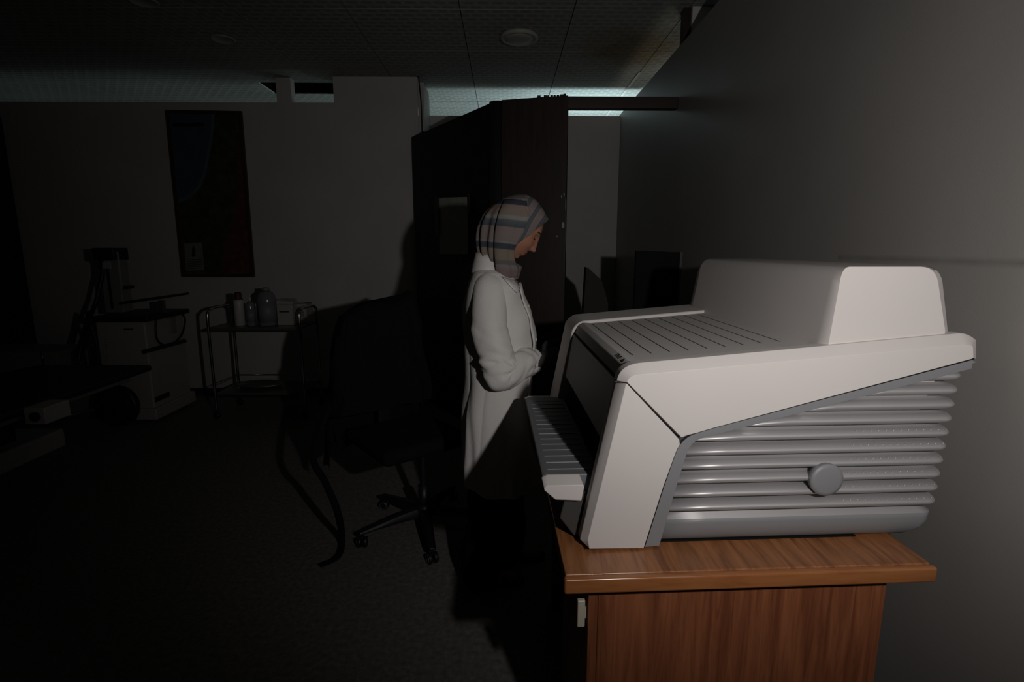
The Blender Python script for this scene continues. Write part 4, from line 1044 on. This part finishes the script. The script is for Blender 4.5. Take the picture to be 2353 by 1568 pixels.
# neck, torso, arms and legs fused with the head into one surface
X_ = lambda x, y: pxx(x, y)
neck0 = hw_(-.03, 0, -.07); neck1 = Vector((X_(1128, 640), YP, pz(640)))
capsule(bm, neck0, neck1, .050*K, .055*K, 20)
sh = Vector((X_(1134, 668), YP, pz(668)))
ch = Vector((X_(1146, 740), YP, pz(740))); wa = Vector((X_(1142, 850), YP, pz(850))); pe = Vector((X_(1138, 940), YP, pz(940)))
def ringloft(bm, secs, n=28, sq=.8):
    rs_ = []
    for c, a_, b2 in secs:
        rs_.append([bm.verts.new((c.x+a_*math.copysign(abs(math.cos(2*PI*k/n))**sq, math.cos(2*PI*k/n)), c.y+b2*math.copysign(abs(math.sin(2*PI*k/n))**sq, math.sin(2*PI*k/n)), c.z)) for k in range(n)])
    for i in range(len(rs_)-1):
        for k in range(n): bm.faces.new((rs_[i][k], rs_[i][(k+1) % n], rs_[i+1][(k+1) % n], rs_[i+1][k]))
    bm.faces.new(rs_[0]); bm.faces.new(rs_[-1][::-1]); return rs_
ringloft(bm, [(neck1+Vector((0, 0, -.01)), .05*K, .06*K), (sh, .06*K, .105*K), (sh+Vector((.0, 0, -.05)), .07*K, .112*K), (ch, .085, .110*K), (wa, .075, .10*K), (pe, .10, .14*K), (pe+Vector((0, 0, -.08)), .095, .14*K)])
SHY = .135*K
shr = Vector((X_(1128, 672), YP-SHY, pz(672))); elr = Vector((X_(1150, 815), YP-.178*K, pz(815))); wrr = Vector((X_(1243, 822), YP-.07, pz(822)))
shl = Vector((X_(1128, 672), YP+SHY, pz(672))); ell = Vector((X_(1155, 812), YP+.178*K, pz(812))); wrl = Vector((X_(1238, 828), YP+.06, pz(828)))
for a_, b2, c_ in ((shr, elr, wrr), (shl, ell, wrl)):
    capsule(bm, a_.lerp(b2, .12), b2, .036, .034, 16); capsule(bm, b2, c_, .036, .024, 16)
foot_r = Vector((X_(1118, 1400)-.02, YP-.09, .0)); foot_l = Vector((X_(1150, 1400)+.02, YP+.09, .0))
for sg, ft in ((-1, foot_r), (1, foot_l)):
    hip = pe+Vector((0, sg*.075, -.05)); kn = Vector(((hip.x+ft.x)/2+.015, (hip.y+ft.y)/2, .47)); an = ft+Vector((-.0, 0, .09))
    capsule(bm, hip, kn, .082, .055, 18); capsule(bm, kn, an, .053, .036, 18)
    capsule(bm, an+Vector((-.01, 0, -.04)), an+Vector((.14, 0, -.062)), .034, .022, 14)
# hands: palm, four fingers of different length, thumb from the side of the palm
def hand(bm, wr, d, up, side, scale=1.0, curl=.55):
    d = d.normalized(); side = (side-d*side.dot(d)).normalized(); up = d.cross(side).normalized()
    s = scale
    pc = wr+d*.045*s
    # palm as flattened box-like blob
    rs_ = []; n = 18
    for r_, a_, b2 in ((0, .024, .017), (.02, .031, .017), (.05, .040, .016), (.078, .041, .013), (.088, .036, .009)):
        c = wr+d*r_*s
        rs_.append([bm.verts.new(c+side*a_*s*math.copysign(abs(math.cos(2*PI*k/n))**.75, math.cos(2*PI*k/n))+up*b2*s*math.sin(2*PI*k/n)) for k in range(n)])
    for i in range(4):
        for k in range(n): bm.faces.new((rs_[i][k], rs_[i][(k+1) % n], rs_[i+1][(k+1) % n], rs_[i+1][k]))
    bm.faces.new(rs_[0][::-1]); bm.faces.new(rs_[-1])
    for q, (off, L_, r_) in enumerate(((.030, .066, .0085), (.010, .074, .0088), (-.011, .069, .0084), (-.030, .054, .0075))):
        p = wr+d*(.082-.004*abs(q-1.3))*s+side*off*s; dd = (d+side*off*1.2).normalized(); a_ = .15+.1*q
        segs = (L_*.45, L_*.30, L_*.25)
        for k, sl in enumerate(segs):
            a_ += curl*(.75 if k == 0 else 1.0)
            dv = dd*math.cos(a_)-up*math.sin(a_)
            e = p+dv*sl*s; capsule(bm, p, e, r_*(1-.08*k)*s, r_*(.93-.08*k)*s, 10); p = e
    p = wr+d*.022*s+side*.028*s
    for dv, sl, r_ in (((d*.6+side*.75-up*.25), .036, .0105), ((d*.85+side*.35-up*.4), .030, .0095), ((d*.9+side*.05-up*.5), .024, .0082)):
        e = p+dv.normalized()*sl*s; capsule(bm, p, e, r_*s, r_*.92*s, 10); p = e
dR = Vector((.55, .45, .06)); dLh = Vector((.6, -.35, .03))
hbm = nb()
hand(bm, wrr, dR, None, Vector((-.3, .35, 1.0)), 1.0, .5)
hand(bm, wrl, dLh, None, Vector((-.2, -.2, 1.0)), 1.0, .5)
body = fused('body', bm, .0034, [M['skin'], M['lips']], person, 3)
# lip colour by place on the mouth
inv = (world(person)).copy(); Rt = Rh.transposed()
for p in body.data.polygons:
    c = Rt @ ((inv @ p.center)-HC)/HS
    if c.x > .085 and abs(c.y) < .024 and -.077 < c.z < -.055 and abs(c.z+.066) < .011*(1-abs(c.y)/.03)+.001: p.material_index = 1
# eyebrows and lashes, laid on the skin
_hp = [headpt(PI*(.25+.35*j/120), -1.2+2.4*k/240) for j in range(121) for k in range(241)]
def on_face(y_, z_, lift=.0005):
    q = min(_hp, key=lambda p: (p.y-y_)**2+(p.z-z_)**2); return hw_(q.x+lift, q.y*1.01, q.z)
for sg in (-1, 1):
    pts = [on_face(sg*y_, .031-.12*abs(y_-.03), .0008) for y_ in (.014, .022, .030, .038, .046)]
    obj('eyebrow', tube(nb(), spline(pts, 4), .0028, 8), M['brow'], person, smooth=True)
    pts = [on_face(sg*y_, .0005-4*(y_-.031)**2*0-.10*abs(y_-.031)**1.0*-1, .0012) for y_ in (.018, .024, .031, .038, .044)]
    obj('eyelashes', tube(nb(), spline(pts, 4), .0017, 8), M['brow'], person, smooth=True)
# dark gloves over the hands
bm = nb()
def gl_hand(wr, dd, sd):
    hand(bm, wr, dd, None, sd, 1.08, .5)
gl_hand(wrr, dR, Vector((-.3, .35, 1.0))); bg = fused('glove', bm, .0026, M['glove'], person, 3)
bm = nb(); gl_hand(wrl, dLh, Vector((-.2, -.2, 1.0))); fused('glove', bm, .0026, M['glove'], person, 3)
bm = nb(); tube(bm, [wrr+(elr-wrr)*.25, wrr, wrr+dR.normalized()*.03], [.042, .040, .036], 18)
obj('undersleeve', bm, M['glove'], person, smooth=True)
bm = nb(); tube(bm, [wrl+(ell-wrl)*.25, wrl, wrl+dLh.normalized()*.03], [.042, .040, .036], 18)
obj('undersleeve', bm, M['glove'], person, smooth=True)
# trousers
bm = nb()
zc = pz(1075)
for sg, ft in ((-1, foot_r), (1, foot_l)):
    hip = pe+Vector((0, sg*.075, -.05)); secs = []
    for f in [i/14 for i in range(15)]:
        c = hip.lerp(Vector((ft.x+.0, ft.y, .055)), f); c.x += .015*math.sin(PI*f)
        secs.append((c, .105-.012*f+.006*math.sin(f*17), .098-.012*f+.005*math.sin(f*13+1)))
    ringloft(bm, secs, 30, .95)
fused('trousers', bm, .008, M['trousers'], person, 3)
for sg, ft in ((-1, foot_r), (1, foot_l)):
    bm = nb(); secs = []
    n = 24; rs_ = []
    for x_, hw2, h_ in ((-.075, .012, .035), (-.07, .028, .055), (-.03, .036, .062), (.04, .040, .058), (.10, .046, .046), (.145, .043, .036), (.18, .028, .028), (.19, .012, .02)):
        rs_.append([bm.verts.new((ft.x+x_, ft.y+hw2*math.cos(2*PI*k/n), max(.001, h_*.5+h_*.5*math.sin(2*PI*k/n)*1.0))) for k in range(n)])
    for i in range(len(rs_)-1):
        for k in range(n): bm.faces.new((rs_[i][k], rs_[i][(k+1) % n], rs_[i+1][(k+1) % n], rs_[i+1][k]))
    bm.faces.new(rs_[0]); bm.faces.new(rs_[-1][::-1])
    obj('shoe', bm, M['blackpl'], person, smooth=True)
# ---- lab coat: torso shell from silhouettes
prof = [ # y, back x, front x, half width
 (597, 1103, 1150, .050), (606, 1097, 1158, .062), (616, 1091, 1164, .078), (626, 1084, 1172, .112), (638, 1078, 1184, .128), (652, 1072, 1193, .142), (670, 1068, 1199, .148),
 (700, 1064, 1210, .148), (730, 1064, 1220, .148), (760, 1066, 1226, .148), (790, 1067, 1228, .150), (830, 1068, 1224, .155), (870, 1068, 1218, .166), (910, 1067, 1216, .175),
 (950, 1066, 1220, .185), (1000, 1065, 1230, .196), (1040, 1066, 1240, .205), (1070, 1069, 1248, .21), (1088, 1071, 1253, .213)]
def interp(y):
    for i in range(len(prof)-1):
        if prof[i][0] <= y <= prof[i+1][0]:
            t_ = (y-prof[i][0])/(prof[i+1][0]-prof[i][0]); p0_, p1_ = prof[i], prof[i+1]
            pm = prof[max(0, i-1)]; pn = prof[min(len(prof)-1, i+2)]
            out = []
            for q in (1, 2, 3):
                a_, b2, c_, d2 = pm[q], p0_[q], p1_[q], pn[q]
                out.append(.5*((2*b2)+(c_-a_)*t_+(2*a_-5*b2+4*c_-d2)*t_**2+(3*b2-a_-3*c_+d2)*t_**3) if q < 3 else b2+(c_-b2)*t_)
            return out
NR = 220; NCc = 260
CREASES = [([(1070, 690), (1076, 760), (1086, 840), (1102, 910), (1124, 985), (1132, 1040)], .020, 6), ([(1067, 820), (1073, 890), (1082, 950), (1100, 1010), (1112, 1060)], .017, 5),
    ([(1100, 880), (1112, 930), (1128, 990), (1150, 1040)], .008, 7), ([(1148, 655), (1160, 690), (1170, 725)], .012, 4), ([(1178, 660), (1190, 720), (1200, 790)], .007, 5),
    ([(1084, 640), (1086, 690), (1080, 740)], .009, 5), ([(1190, 670), (1206, 720), (1214, 780)], .006, 4), ([(1160, 900), (1150, 960), (1135, 1010)], .007, 8), ([(1190, 900), (1180, 960), (1165, 1030)], .006, 8)]
bm = nb(); rings = []
for j in range(NR+1):
    y = 597+(1088-597)*j/NR; bx_, fx_, hwid = interp(y); z = pz(y)
    xb_ = pxx(bx_, y); xf_ = pxx(fx_, y); cx_ = (xb_+xf_)/2; hx = (xf_-xb_)/2
    ring = []
    for k in range(NCc):
        a_ = -PI+2*PI*k/NCc     # 0 = front (+x), -pi/2 = near side
        ca_, sa_ = math.cos(a_), math.sin(a_)
        hwid_ = hwid*K*.93; x = hx*math.copysign(abs(ca_)**.86, ca_); yy = hwid_*math.copysign(abs(sa_)**.86, sa_)
        low = max(0, min(1, (y-720)/340)); vlow = max(0, min(1, (y-850)/240))
        # long pleats fanning from the shoulder blade down the back half
        ph = a_+.0022*(y-700)*.6
        back = max(0, -ca_+.35)/1.35
        ple = .024*low**.7*back*(abs(math.sin(ph*4.3+.7))**.8-.5)
        ple += .008*vlow*math.sin(a_*9+noise.noise(Vector((ca_*2, sa_*2, y*.006)))*4)
        # diagonal pull lines on the chest
        chest = max(0, 1-abs(y-705)/90)*max(0, ca_)
        ple += .007*chest*math.sin((x*42+y*.055)*1.0)
        ple += .012*noise.noise(Vector((x*9, yy*9, z*5)))*min(1, (y-600)/60)
        # box pleat seam at the shoulder blade
        x += ca_*ple; yy += sa_*ple
        if sa_ < .15:
            xq = bx_+(fx_-bx_)*((cx_+x)-xb_)/max(1e-6, xf_-xb_)
            for pl_, dep, wd in CREASES:
                if pl_[0][1] <= y <= pl_[-1][1]:
                    for i_ in range(len(pl_)-1):
                        if pl_[i_][1] <= y <= pl_[i_+1][1]:
                            t3 = (y-pl_[i_][1])/(pl_[i_+1][1]-pl_[i_][1]); xc = pl_[i_][0]+(pl_[i_+1][0]-pl_[i_][0])*t3; break
                    e3 = min(1, (y-pl_[0][1])/25, (pl_[-1][1]-y)/25); dd_ = (xq-xc)/wd
                    ple += e3*dep*(-math.exp(-dd_*dd_)+.55*math.exp(-(dd_-1.7)**2))
        # front opening edge
        hem = 0
        if j > NR-14: hem = -.012*math.sin(a_*3+.5)*((j-(NR-14))/14)
        ring.append(bm.verts.new((cx_+x, YP+yy, z+hem)))
    rings.append(ring)
for j in range(NR):
    for k in range(NCc): bm.faces.new((rings[j][k], rings[j][(k+1) % NCc], rings[j+1][(k+1) % NCc], rings[j+1][k]))
coat = obj('lab_coat', bm, M['coat'], person, smooth=True)
# placket along the front and collar, seams
def surf(y, a_, off=.004):
    bx_, fx_, hwid = interp(y); xb_ = pxx(bx_, y); xf_ = pxx(fx_, y); cx_ = (xb_+xf_)/2; hx = (xf_-xb_)/2
    ca_, sa_ = math.cos(a_), math.sin(a_)
    return Vector((cx_+(hx+off)*math.copysign(abs(ca_)**.86, ca_), YP+(hwid*K*.93+off)*math.copysign(abs(sa_)**.86, sa_), pz(y)))
def sheet(name, grid_, m, th=.0022, parent=None):
    bm = nb(); V_ = [[bm.verts.new(p) for p in r_] for r_ in grid_]
    for i in range(len(V_)-1):
        for k in range(len(V_[0])-1): bm.faces.new((V_[i][k], V_[i+1][k], V_[i+1][k+1], V_[i][k+1]))
    o = obj(name, bm, m, parent or person, smooth=True)
    s_ = o.modifiers.new('sol', 'SOLIDIFY'); s_.thickness = th; s_.offset = 0
    return o
sheet('front_placket', [[surf(y, a_, .0075+.002*math.sin(y*.11+a_*5)) for a_ in (-.52, -.40, -.28, -.15, 0)] for y in range(648, 1088, 8)], M['coat'], .004, coat)
for y in (700, 775, 850, 925): 
    c_ = surf(y, -.30, .0115); ellipsoid_bm = ellipsoid(nb(), c_, (.004, .007, .007), 12, 8); obj('button', ellipsoid_bm, M['bottlew'], coat, smooth=True)
# stand collar folded over at the nape, and pointed collar leaf on the near side
cg = []
for k in range(26):
    a_ = -PI*1.0 + (PI*.97)*k/25 - .0
    r_ = []
    for f in (0, .3, .6, 1):
        y_base = 614+6*f; 
        nx_ = pxx(1127, 610)+ (.052+.020*f)*K*math.cos(a_)*1.0; ny_ = YP+(.056+.028*f)*K*math.sin(a_)
        top = pz(586-6*(math.cos(a_) < 0)*abs(math.cos(a_))) ; bot = pz(622-4*math.cos(a_)+14*max(0, math.cos(a_+.4)))
        r_.append(Vector((nx_, ny_, top+(bot-top)*f)))
    cg.append(r_)
sheet('collar', cg, M['coat'], .004, coat)
cg2 = [[Vector((p.x, 2*YP-p.y, p.z)) for p in r_] for r_ in cg]
sheet('collar', cg2, M['coat'], .004, coat)
# lapel leaf
l0 = [(1146, 636), (1170, 640), (1178, 648)]; 
lp = [[surf(632, -1.15, .007), surf(636, -.95, .008), surf(640, -.7, .008), surf(640, -.45, .008)], [surf(644, -1.05, .007), surf(650, -.9, .007), surf(656, -.72, .007), surf(652, -.45, .008)], [surf(654, -.95, .008), surf(662, -.85, .009), surf(668, -.74, .009), surf(660, -.5, .01)]]
sheet('collar_leaf', lp, M['coat'], .004, coat)
# ---- sleeves with rolled cuffs and wrinkles
def sleeve(S_, E_, W_, sg):
    mid = E_+Vector((-.014, 0, -.012))
    path = spline([S_+Vector((.006, -sg*.070, .052)), S_+Vector((.0, -sg*.012, .008)), S_.lerp(E_, .5)+Vector((-.022, sg*.012, 0)), E_+Vector((-.012, sg*.004, .03)), mid+Vector((.018, 0, -.018)), E_.lerp(W_, .45)+Vector((0, 0, -.006)), W_+Vector((-.050, 0, .0))], 14)
    n = 64; N_ = len(path); bm = nb(); rr_ = []; prev = None
    rad = [v*K for v in (.042, .060, .062, .060, .064, .053, .054)]
    for i, p in enumerate(path):
        tt = i/(N_-1)*6; k = min(5, int(tt)); f = tt-k; f = f*f*(3-2*f); r0 = rad[k]+(rad[k+1]-rad[k])*f
        td = (path[min(i+1, N_-1)]-path[max(i-1, 0)]).normalized()
        if prev is None: a1 = td.cross(Vector((0, 1, 0))).normalized()
        else: a1 = (prev-td*prev.dot(td)).normalized()
        prev = a1; b1 = td.cross(a1); ring = []
        bend = math.exp(-((tt-3.6)/1.0)**2); fore = max(0, min(1, (tt-4.0)/1.2))
        for q in range(n):
            al = 2*PI*q/n
            wv = .010*bend*(abs(math.sin(i*.21+1.2*math.sin(al+.6)+.6*sg))**.6-.6)+.006*bend*noise.noise(Vector((math.cos(al)*1.5, math.sin(al)*1.5, i*.16)))
            wv += .006*fore*(abs(math.sin(al*3+i*.12))**.5-.6)+.006*fore*noise.noise(Vector((math.cos(al)*2, math.sin(al)*2, i*.12+5)))
            wv += .009*noise.noise(Vector((math.cos(al)*1.1, math.sin(al)*1.1, i*.05+9)))
            wv += .006*max(0, 1-tt/3.6)*(abs(math.sin(al*1.5+i*.045+.4))**.5-.6)
            for c0, am, wd, ph_, dp in ((24, 5, 1.3, .4, .004), (31, 7, 1.4, 1.2, .006), (38, 8, 1.5, .2, .008), (45, 7, 1.5, 2.2, .009), (51, 6, 1.4, .9, .010), (57, 6, 1.5, 2.8, .009), (63, 7, 1.6, 1.6, .007), (70, 5, 1.4, .3, .006), (76, 4, 1.3, 2.0, .005)):
                dd = (i-(c0+am*math.sin(al+ph_)))/wd
                wv += .75*dp*(.35+.65*math.cos(al*.5+ph_)**2)*(-math.exp(-dd*dd)+.6*math.exp(-(dd-1.8)**2))
            rr = r0+wv
            ring.append(bm.verts.new(p+(a1*math.cos(al)+b1*math.sin(al))*rr))
        rr_.append(ring)
    for i in range(N_-1):
        for q in range(n): bm.faces.new((rr_[i][q], rr_[i][(q+1) % n], rr_[i+1][(q+1) % n], rr_[i+1][q]))
    # turn the cuff inwards
    last = rr_[-1]; cen = sum((v.co for v in last), Vector())/n; dirn = (path[-1]-path[-3]).normalized()
    inn = [bm.verts.new(cen+(v.co-cen)*.90+dirn*.004) for v in last]; inn2 = [bm.verts.new(cen+(v.co-cen)*.86-dirn*.06) for v in last]
    for A_, B2 in ((last, inn), (inn, inn2)):
        for q in range(n): bm.faces.new((A_[q], A_[(q+1) % n], B2[(q+1) % n], B2[q]))
    bm.faces.new(rr_[0][::-1])
    return obj('sleeve', bm, M['coat'], coat, smooth=True)
sleeve(shr+Vector((0, .03, 0)), elr, wrr, -1)
sleeve(shl+Vector((0, -.03, 0)), ell, wrl, 1)
# ---- headscarf
def scarf_mat():
    m = bpy.data.materials.new('striped_scarf'); m.use_nodes = True
    N = m.node_tree.nodes; L = m.node_tree.links; b = N['Principled BSDF']
    tc = N.new('ShaderNodeTexCoord'); at = N.new('ShaderNodeAttribute'); at.attribute_name = 'band'
    ns = N.new('ShaderNodeTexNoise'); ns.inputs['Scale'].default_value = 30; ns.inputs['Detail'].default_value = 3
    L.new(tc.outputs['Object'], ns.inputs['Vector'])
    ma = N.new('ShaderNodeMath'); ma.operation = 'MULTIPLY_ADD'; L.new(ns.outputs['Fac'], ma.inputs[0]); ma.inputs[1].default_value = .012; L.new(at.outputs['Fac'], ma.inputs[2])
    r = N.new('ShaderNodeValToRGB'); r.color_ramp.interpolation = 'LINEAR'; e = r.color_ramp.elements
    stops = [(0, (0.129, 0.125, 0.116)), (.06, (0.129, 0.125, 0.116)), (.07, (0.201, 0.197, 0.189)), (.085, (0.206, 0.198, 0.190)), (.09, (0.041, 0.045, 0.059)), (.145, (0.044, 0.048, 0.063)), (.155, (0.226, 0.177, 0.152)), (.27, (0.203, 0.162, 0.137)), (.285, (0.234, 0.230, 0.222)),
             (.315, (0.221, 0.217, 0.209)), (.33, (0.104, 0.112, 0.120)), (.40, (0.066, 0.074, 0.088)), (.41, (0.201, 0.164, 0.156)), (.56, (0.184, 0.154, 0.147)), (.585, (0.207, 0.199, 0.195)), (.60, (0.047, 0.057, 0.071)), (.655, (0.050, 0.060, 0.075)), (.665, (0.199, 0.170, 0.133)), (.78, (0.187, 0.158, 0.127)), (.79, (0.122, 0.118, 0.112)), (.83, (0.122, 0.118, 0.112)), (.845, (0.201, 0.181, 0.173)), (.90, (0.175, 0.134, 0.134))]
    while len(e) < len(stops): e.new(.5)
    for i, (p, c) in enumerate(stops): e[i].position = p; e[i].color = (*c, 1)
    L.new(ma.outputs[0], r.inputs[0]); L.new(r.outputs[0], b.inputs['Base Color']); b.inputs['Roughness'].default_value = .9; b.inputs['Specular IOR Level'].default_value = .15
    wv = N.new('ShaderNodeTexNoise'); wv.inputs['Scale'].default_value = 160; L.new(tc.outputs['Object'], wv.inputs['Vector'])
    bp = N.new('ShaderNodeBump'); bp.inputs['Strength'].default_value = .3; bp.inputs['Distance'].default_value = .002; L.new(wv.outputs['Fac'], bp.inputs['Height']); L.new(bp.outputs[0], b.inputs['Normal'])
    return m
M['scarf'] = scarf_mat()
sp = [ # y, back, front, halfwidth
 (447.5, 1186, 1203, .012), (449, 1176, 1213, .032), (453, 1163, 1222, .050), (460, 1148, 1231, .066), (470, 1134, 1240, .078), (482, 1121, 1248, .086), (495, 1110, 1254, .090), (504, 1106, 1259, .091),
 (512, 1102, 1256, .091), (525, 1099, 1248, .092), (540, 1097, 1238, .092), (555, 1097, 1226, .090), (568, 1099, 1212, .086), (580, 1101, 1205, .080), (592, 1103, 1202, .076), (604, 1106, 1200, .072), (618, 1112, 1199, .070), (632, 1122, 1198, .066), (640, 1132, 1194, .060)]
def sinterp(y):
    for i in range(len(sp)-1):
        if sp[i][0] <= y <= sp[i+1][0]:
            t_ = (y-sp[i][0])/(sp[i+1][0]-sp[i][0]); return [sp[i][q]+(sp[i+1][q]-sp[i][q])*t_ for q in (1, 2, 3)]
# edge of the scarf around the face in picture-side coordinates (x limit at height y)
edge = [(500, 1262), (503, 1259), (511, 1253), (520, 1243), (530, 1230), (540, 1216), (550, 1202), (560, 1190), (566, 1184), (576, 1180), (584, 1179), (596, 1181), (604, 1183), (611, 1196), (620, 1200), (641, 1200)]
def elim(y):
    if y < edge[0][0]: return 9999
    for i in range(len(edge)-1):
        if edge[i][0] <= y <= edge[i+1][0]: return edge[i][1]+(edge[i+1][1]-edge[i][1])*(y-edge[i][0])/(edge[i+1][0]-edge[i][0])
    return 9999
NRs, NCs = 130, 160
bm = nb(); lay = bm.verts.layers.float.new('band'); rings = []
def bandval(x_px, y_px, front=False):
    if front:   # front wrap: bands run along the brow line
        return .02+.42*max(0, min(1.3, ((x_px-1208)*.62-(y_px-470)*.38+8)/60.0))*1.0 if False else (.43+.085*math.cos(2*PI*((1262-x_px)*.86-(y_px-505)*.5)/24.0))
    yy = y_px-(x_px-1150)*.10
    return (yy-444)/195.0
for j in range(NRs+1):
    y = 447.5+(640-447.5)*(j/NRs); bx_, fx_, hwid = sinterp(y); z = pz(y); lim = elim(y)
    xb_ = pxx(bx_, y); xf_ = pxx(fx_, y); cx_ = (xb_+xf_)/2; hx = (xf_-xb_)/2; xl_ = pxx(lim, y) if lim < 5000 else 1e9
    # angle at which the shell meets the face edge
    if xl_ < cx_+hx:
        amax = math.acos(max(-1, min(1, ((xl_-cx_)/hx)))**1.0)
    else: amax = 0
    ring = []
    for k in range(NCs+1):
        f = k/NCs; a_ = amax+(2*PI-2*amax)*f
        ca_, sa_ = math.cos(a_), math.sin(a_)
        x = hx*ca_; yy = hwid*K*math.copysign(abs(sa_)**.9, sa_)
        backness = max(0, min(1, (-ca_+.15)))
        low = max(0, min(1, (y-470)/60))
        fold = .007*backness*low*math.sin(a_*16+(y-450)*.020*math.copysign(1, math.sin(a_)))+.004*noise.noise(Vector((x*16, yy*16, z*10)))*min(1, (y-448)/20)
        fold += .0035*(1-backness)*low*math.sin((y-x*300)*.10)
        ring.append(bm.verts.new((cx_+x+ca_*fold, YP+yy+sa_*fold, z)))
        xpx = bx_+(fx_-bx_)*(ca_+1)/2
        ring[-1][lay] = bandval(xpx, y, ca_ > .42)
    rings.append(ring)
for j in range(NRs):
    for k in range(NCs): bm.faces.new((rings[j][k], rings[j][k+1], rings[j+1][k+1], rings[j+1][k]))
    if elim(447.5+(640-447.5)*((j+1)/NRs)) > 5000: pass
bm.faces.new(rings[0][:-1])
bmesh.ops.remove_doubles(bm, verts=bm.verts, dist=2e-5)
scarf = obj('headscarf', bm, M['scarf'], person, smooth=True)
s_ = scarf.modifiers.new('sol', 'SOLIDIFY'); s_.thickness = .004; s_.offset = -1
# hanging end pinned at the near temple
tail = []
te = [(462, 1160, 1196), (480, 1152, 1206), (500, 1145, 1212), (520, 1140, 1206), (540, 1138, 1196), (560, 1137, 1187), (575, 1137, 1181), (590, 1138, 1181), (604, 1139, 1184), (618, 1140, 1190), (634, 1143, 1188)]
bm = nb(); lay = bm.verts.layers.float.new('band'); rings = []
def tei(y):
    for i in range(len(te)-1):
        if te[i][0] <= y <= te[i+1][0]:
            t_ = (y-te[i][0])/(te[i+1][0]-te[i][0]); return te[i][1]+(te[i+1][1]-te[i][1])*t_, te[i][2]+(te[i+1][2]-te[i][2])*t_
for j in range(61):
    y = 462+(634-462)*j/60; x0_, x1_ = tei(y); bx_, fx_, hwid = sinterp(y); z = pz(y); ring = []
    cx_ = (pxx(bx_, y)+pxx(fx_, y))/2; hx = (pxx(fx_, y)-pxx(bx_, y))/2
    for k in range(25):
        f = k/24; xp = x0_+(x1_-x0_)*f; x = pxx(xp, y); u_ = max(-.98, min(.98, (x-cx_)/hx)); s2 = math.sqrt(1-u_*u_)**.9
        yy = -hwid*K*s2; e_ = min(1, j/10); lift = (.013*math.sin(PI*min(1, f*1.25+.12))**.5)*e_*(1-.4*f) + .0015*math.sin(y*.12+f*5)
        if y > 580: lift += .012*min(1, (y-580)/40)
        ring.append(bm.verts.new((x, YP+yy-.003-lift, z-(.004*math.sin(PI*f) if j == 60 else 0)))); ring[-1][lay] = bandval(min(xp, 1200), y)
    rings.append(ring)
for j in range(60):
    for k in range(24): bm.faces.new((rings[j][k], rings[j][k+1], rings[j+1][k+1], rings[j+1][k]))
tl_ = obj('scarf_end', bm, M['scarf'], scarf, smooth=True)
s_ = tl_.modifiers.new('sol', 'SOLIDIFY'); s_.thickness = .0035; s_.offset = 0
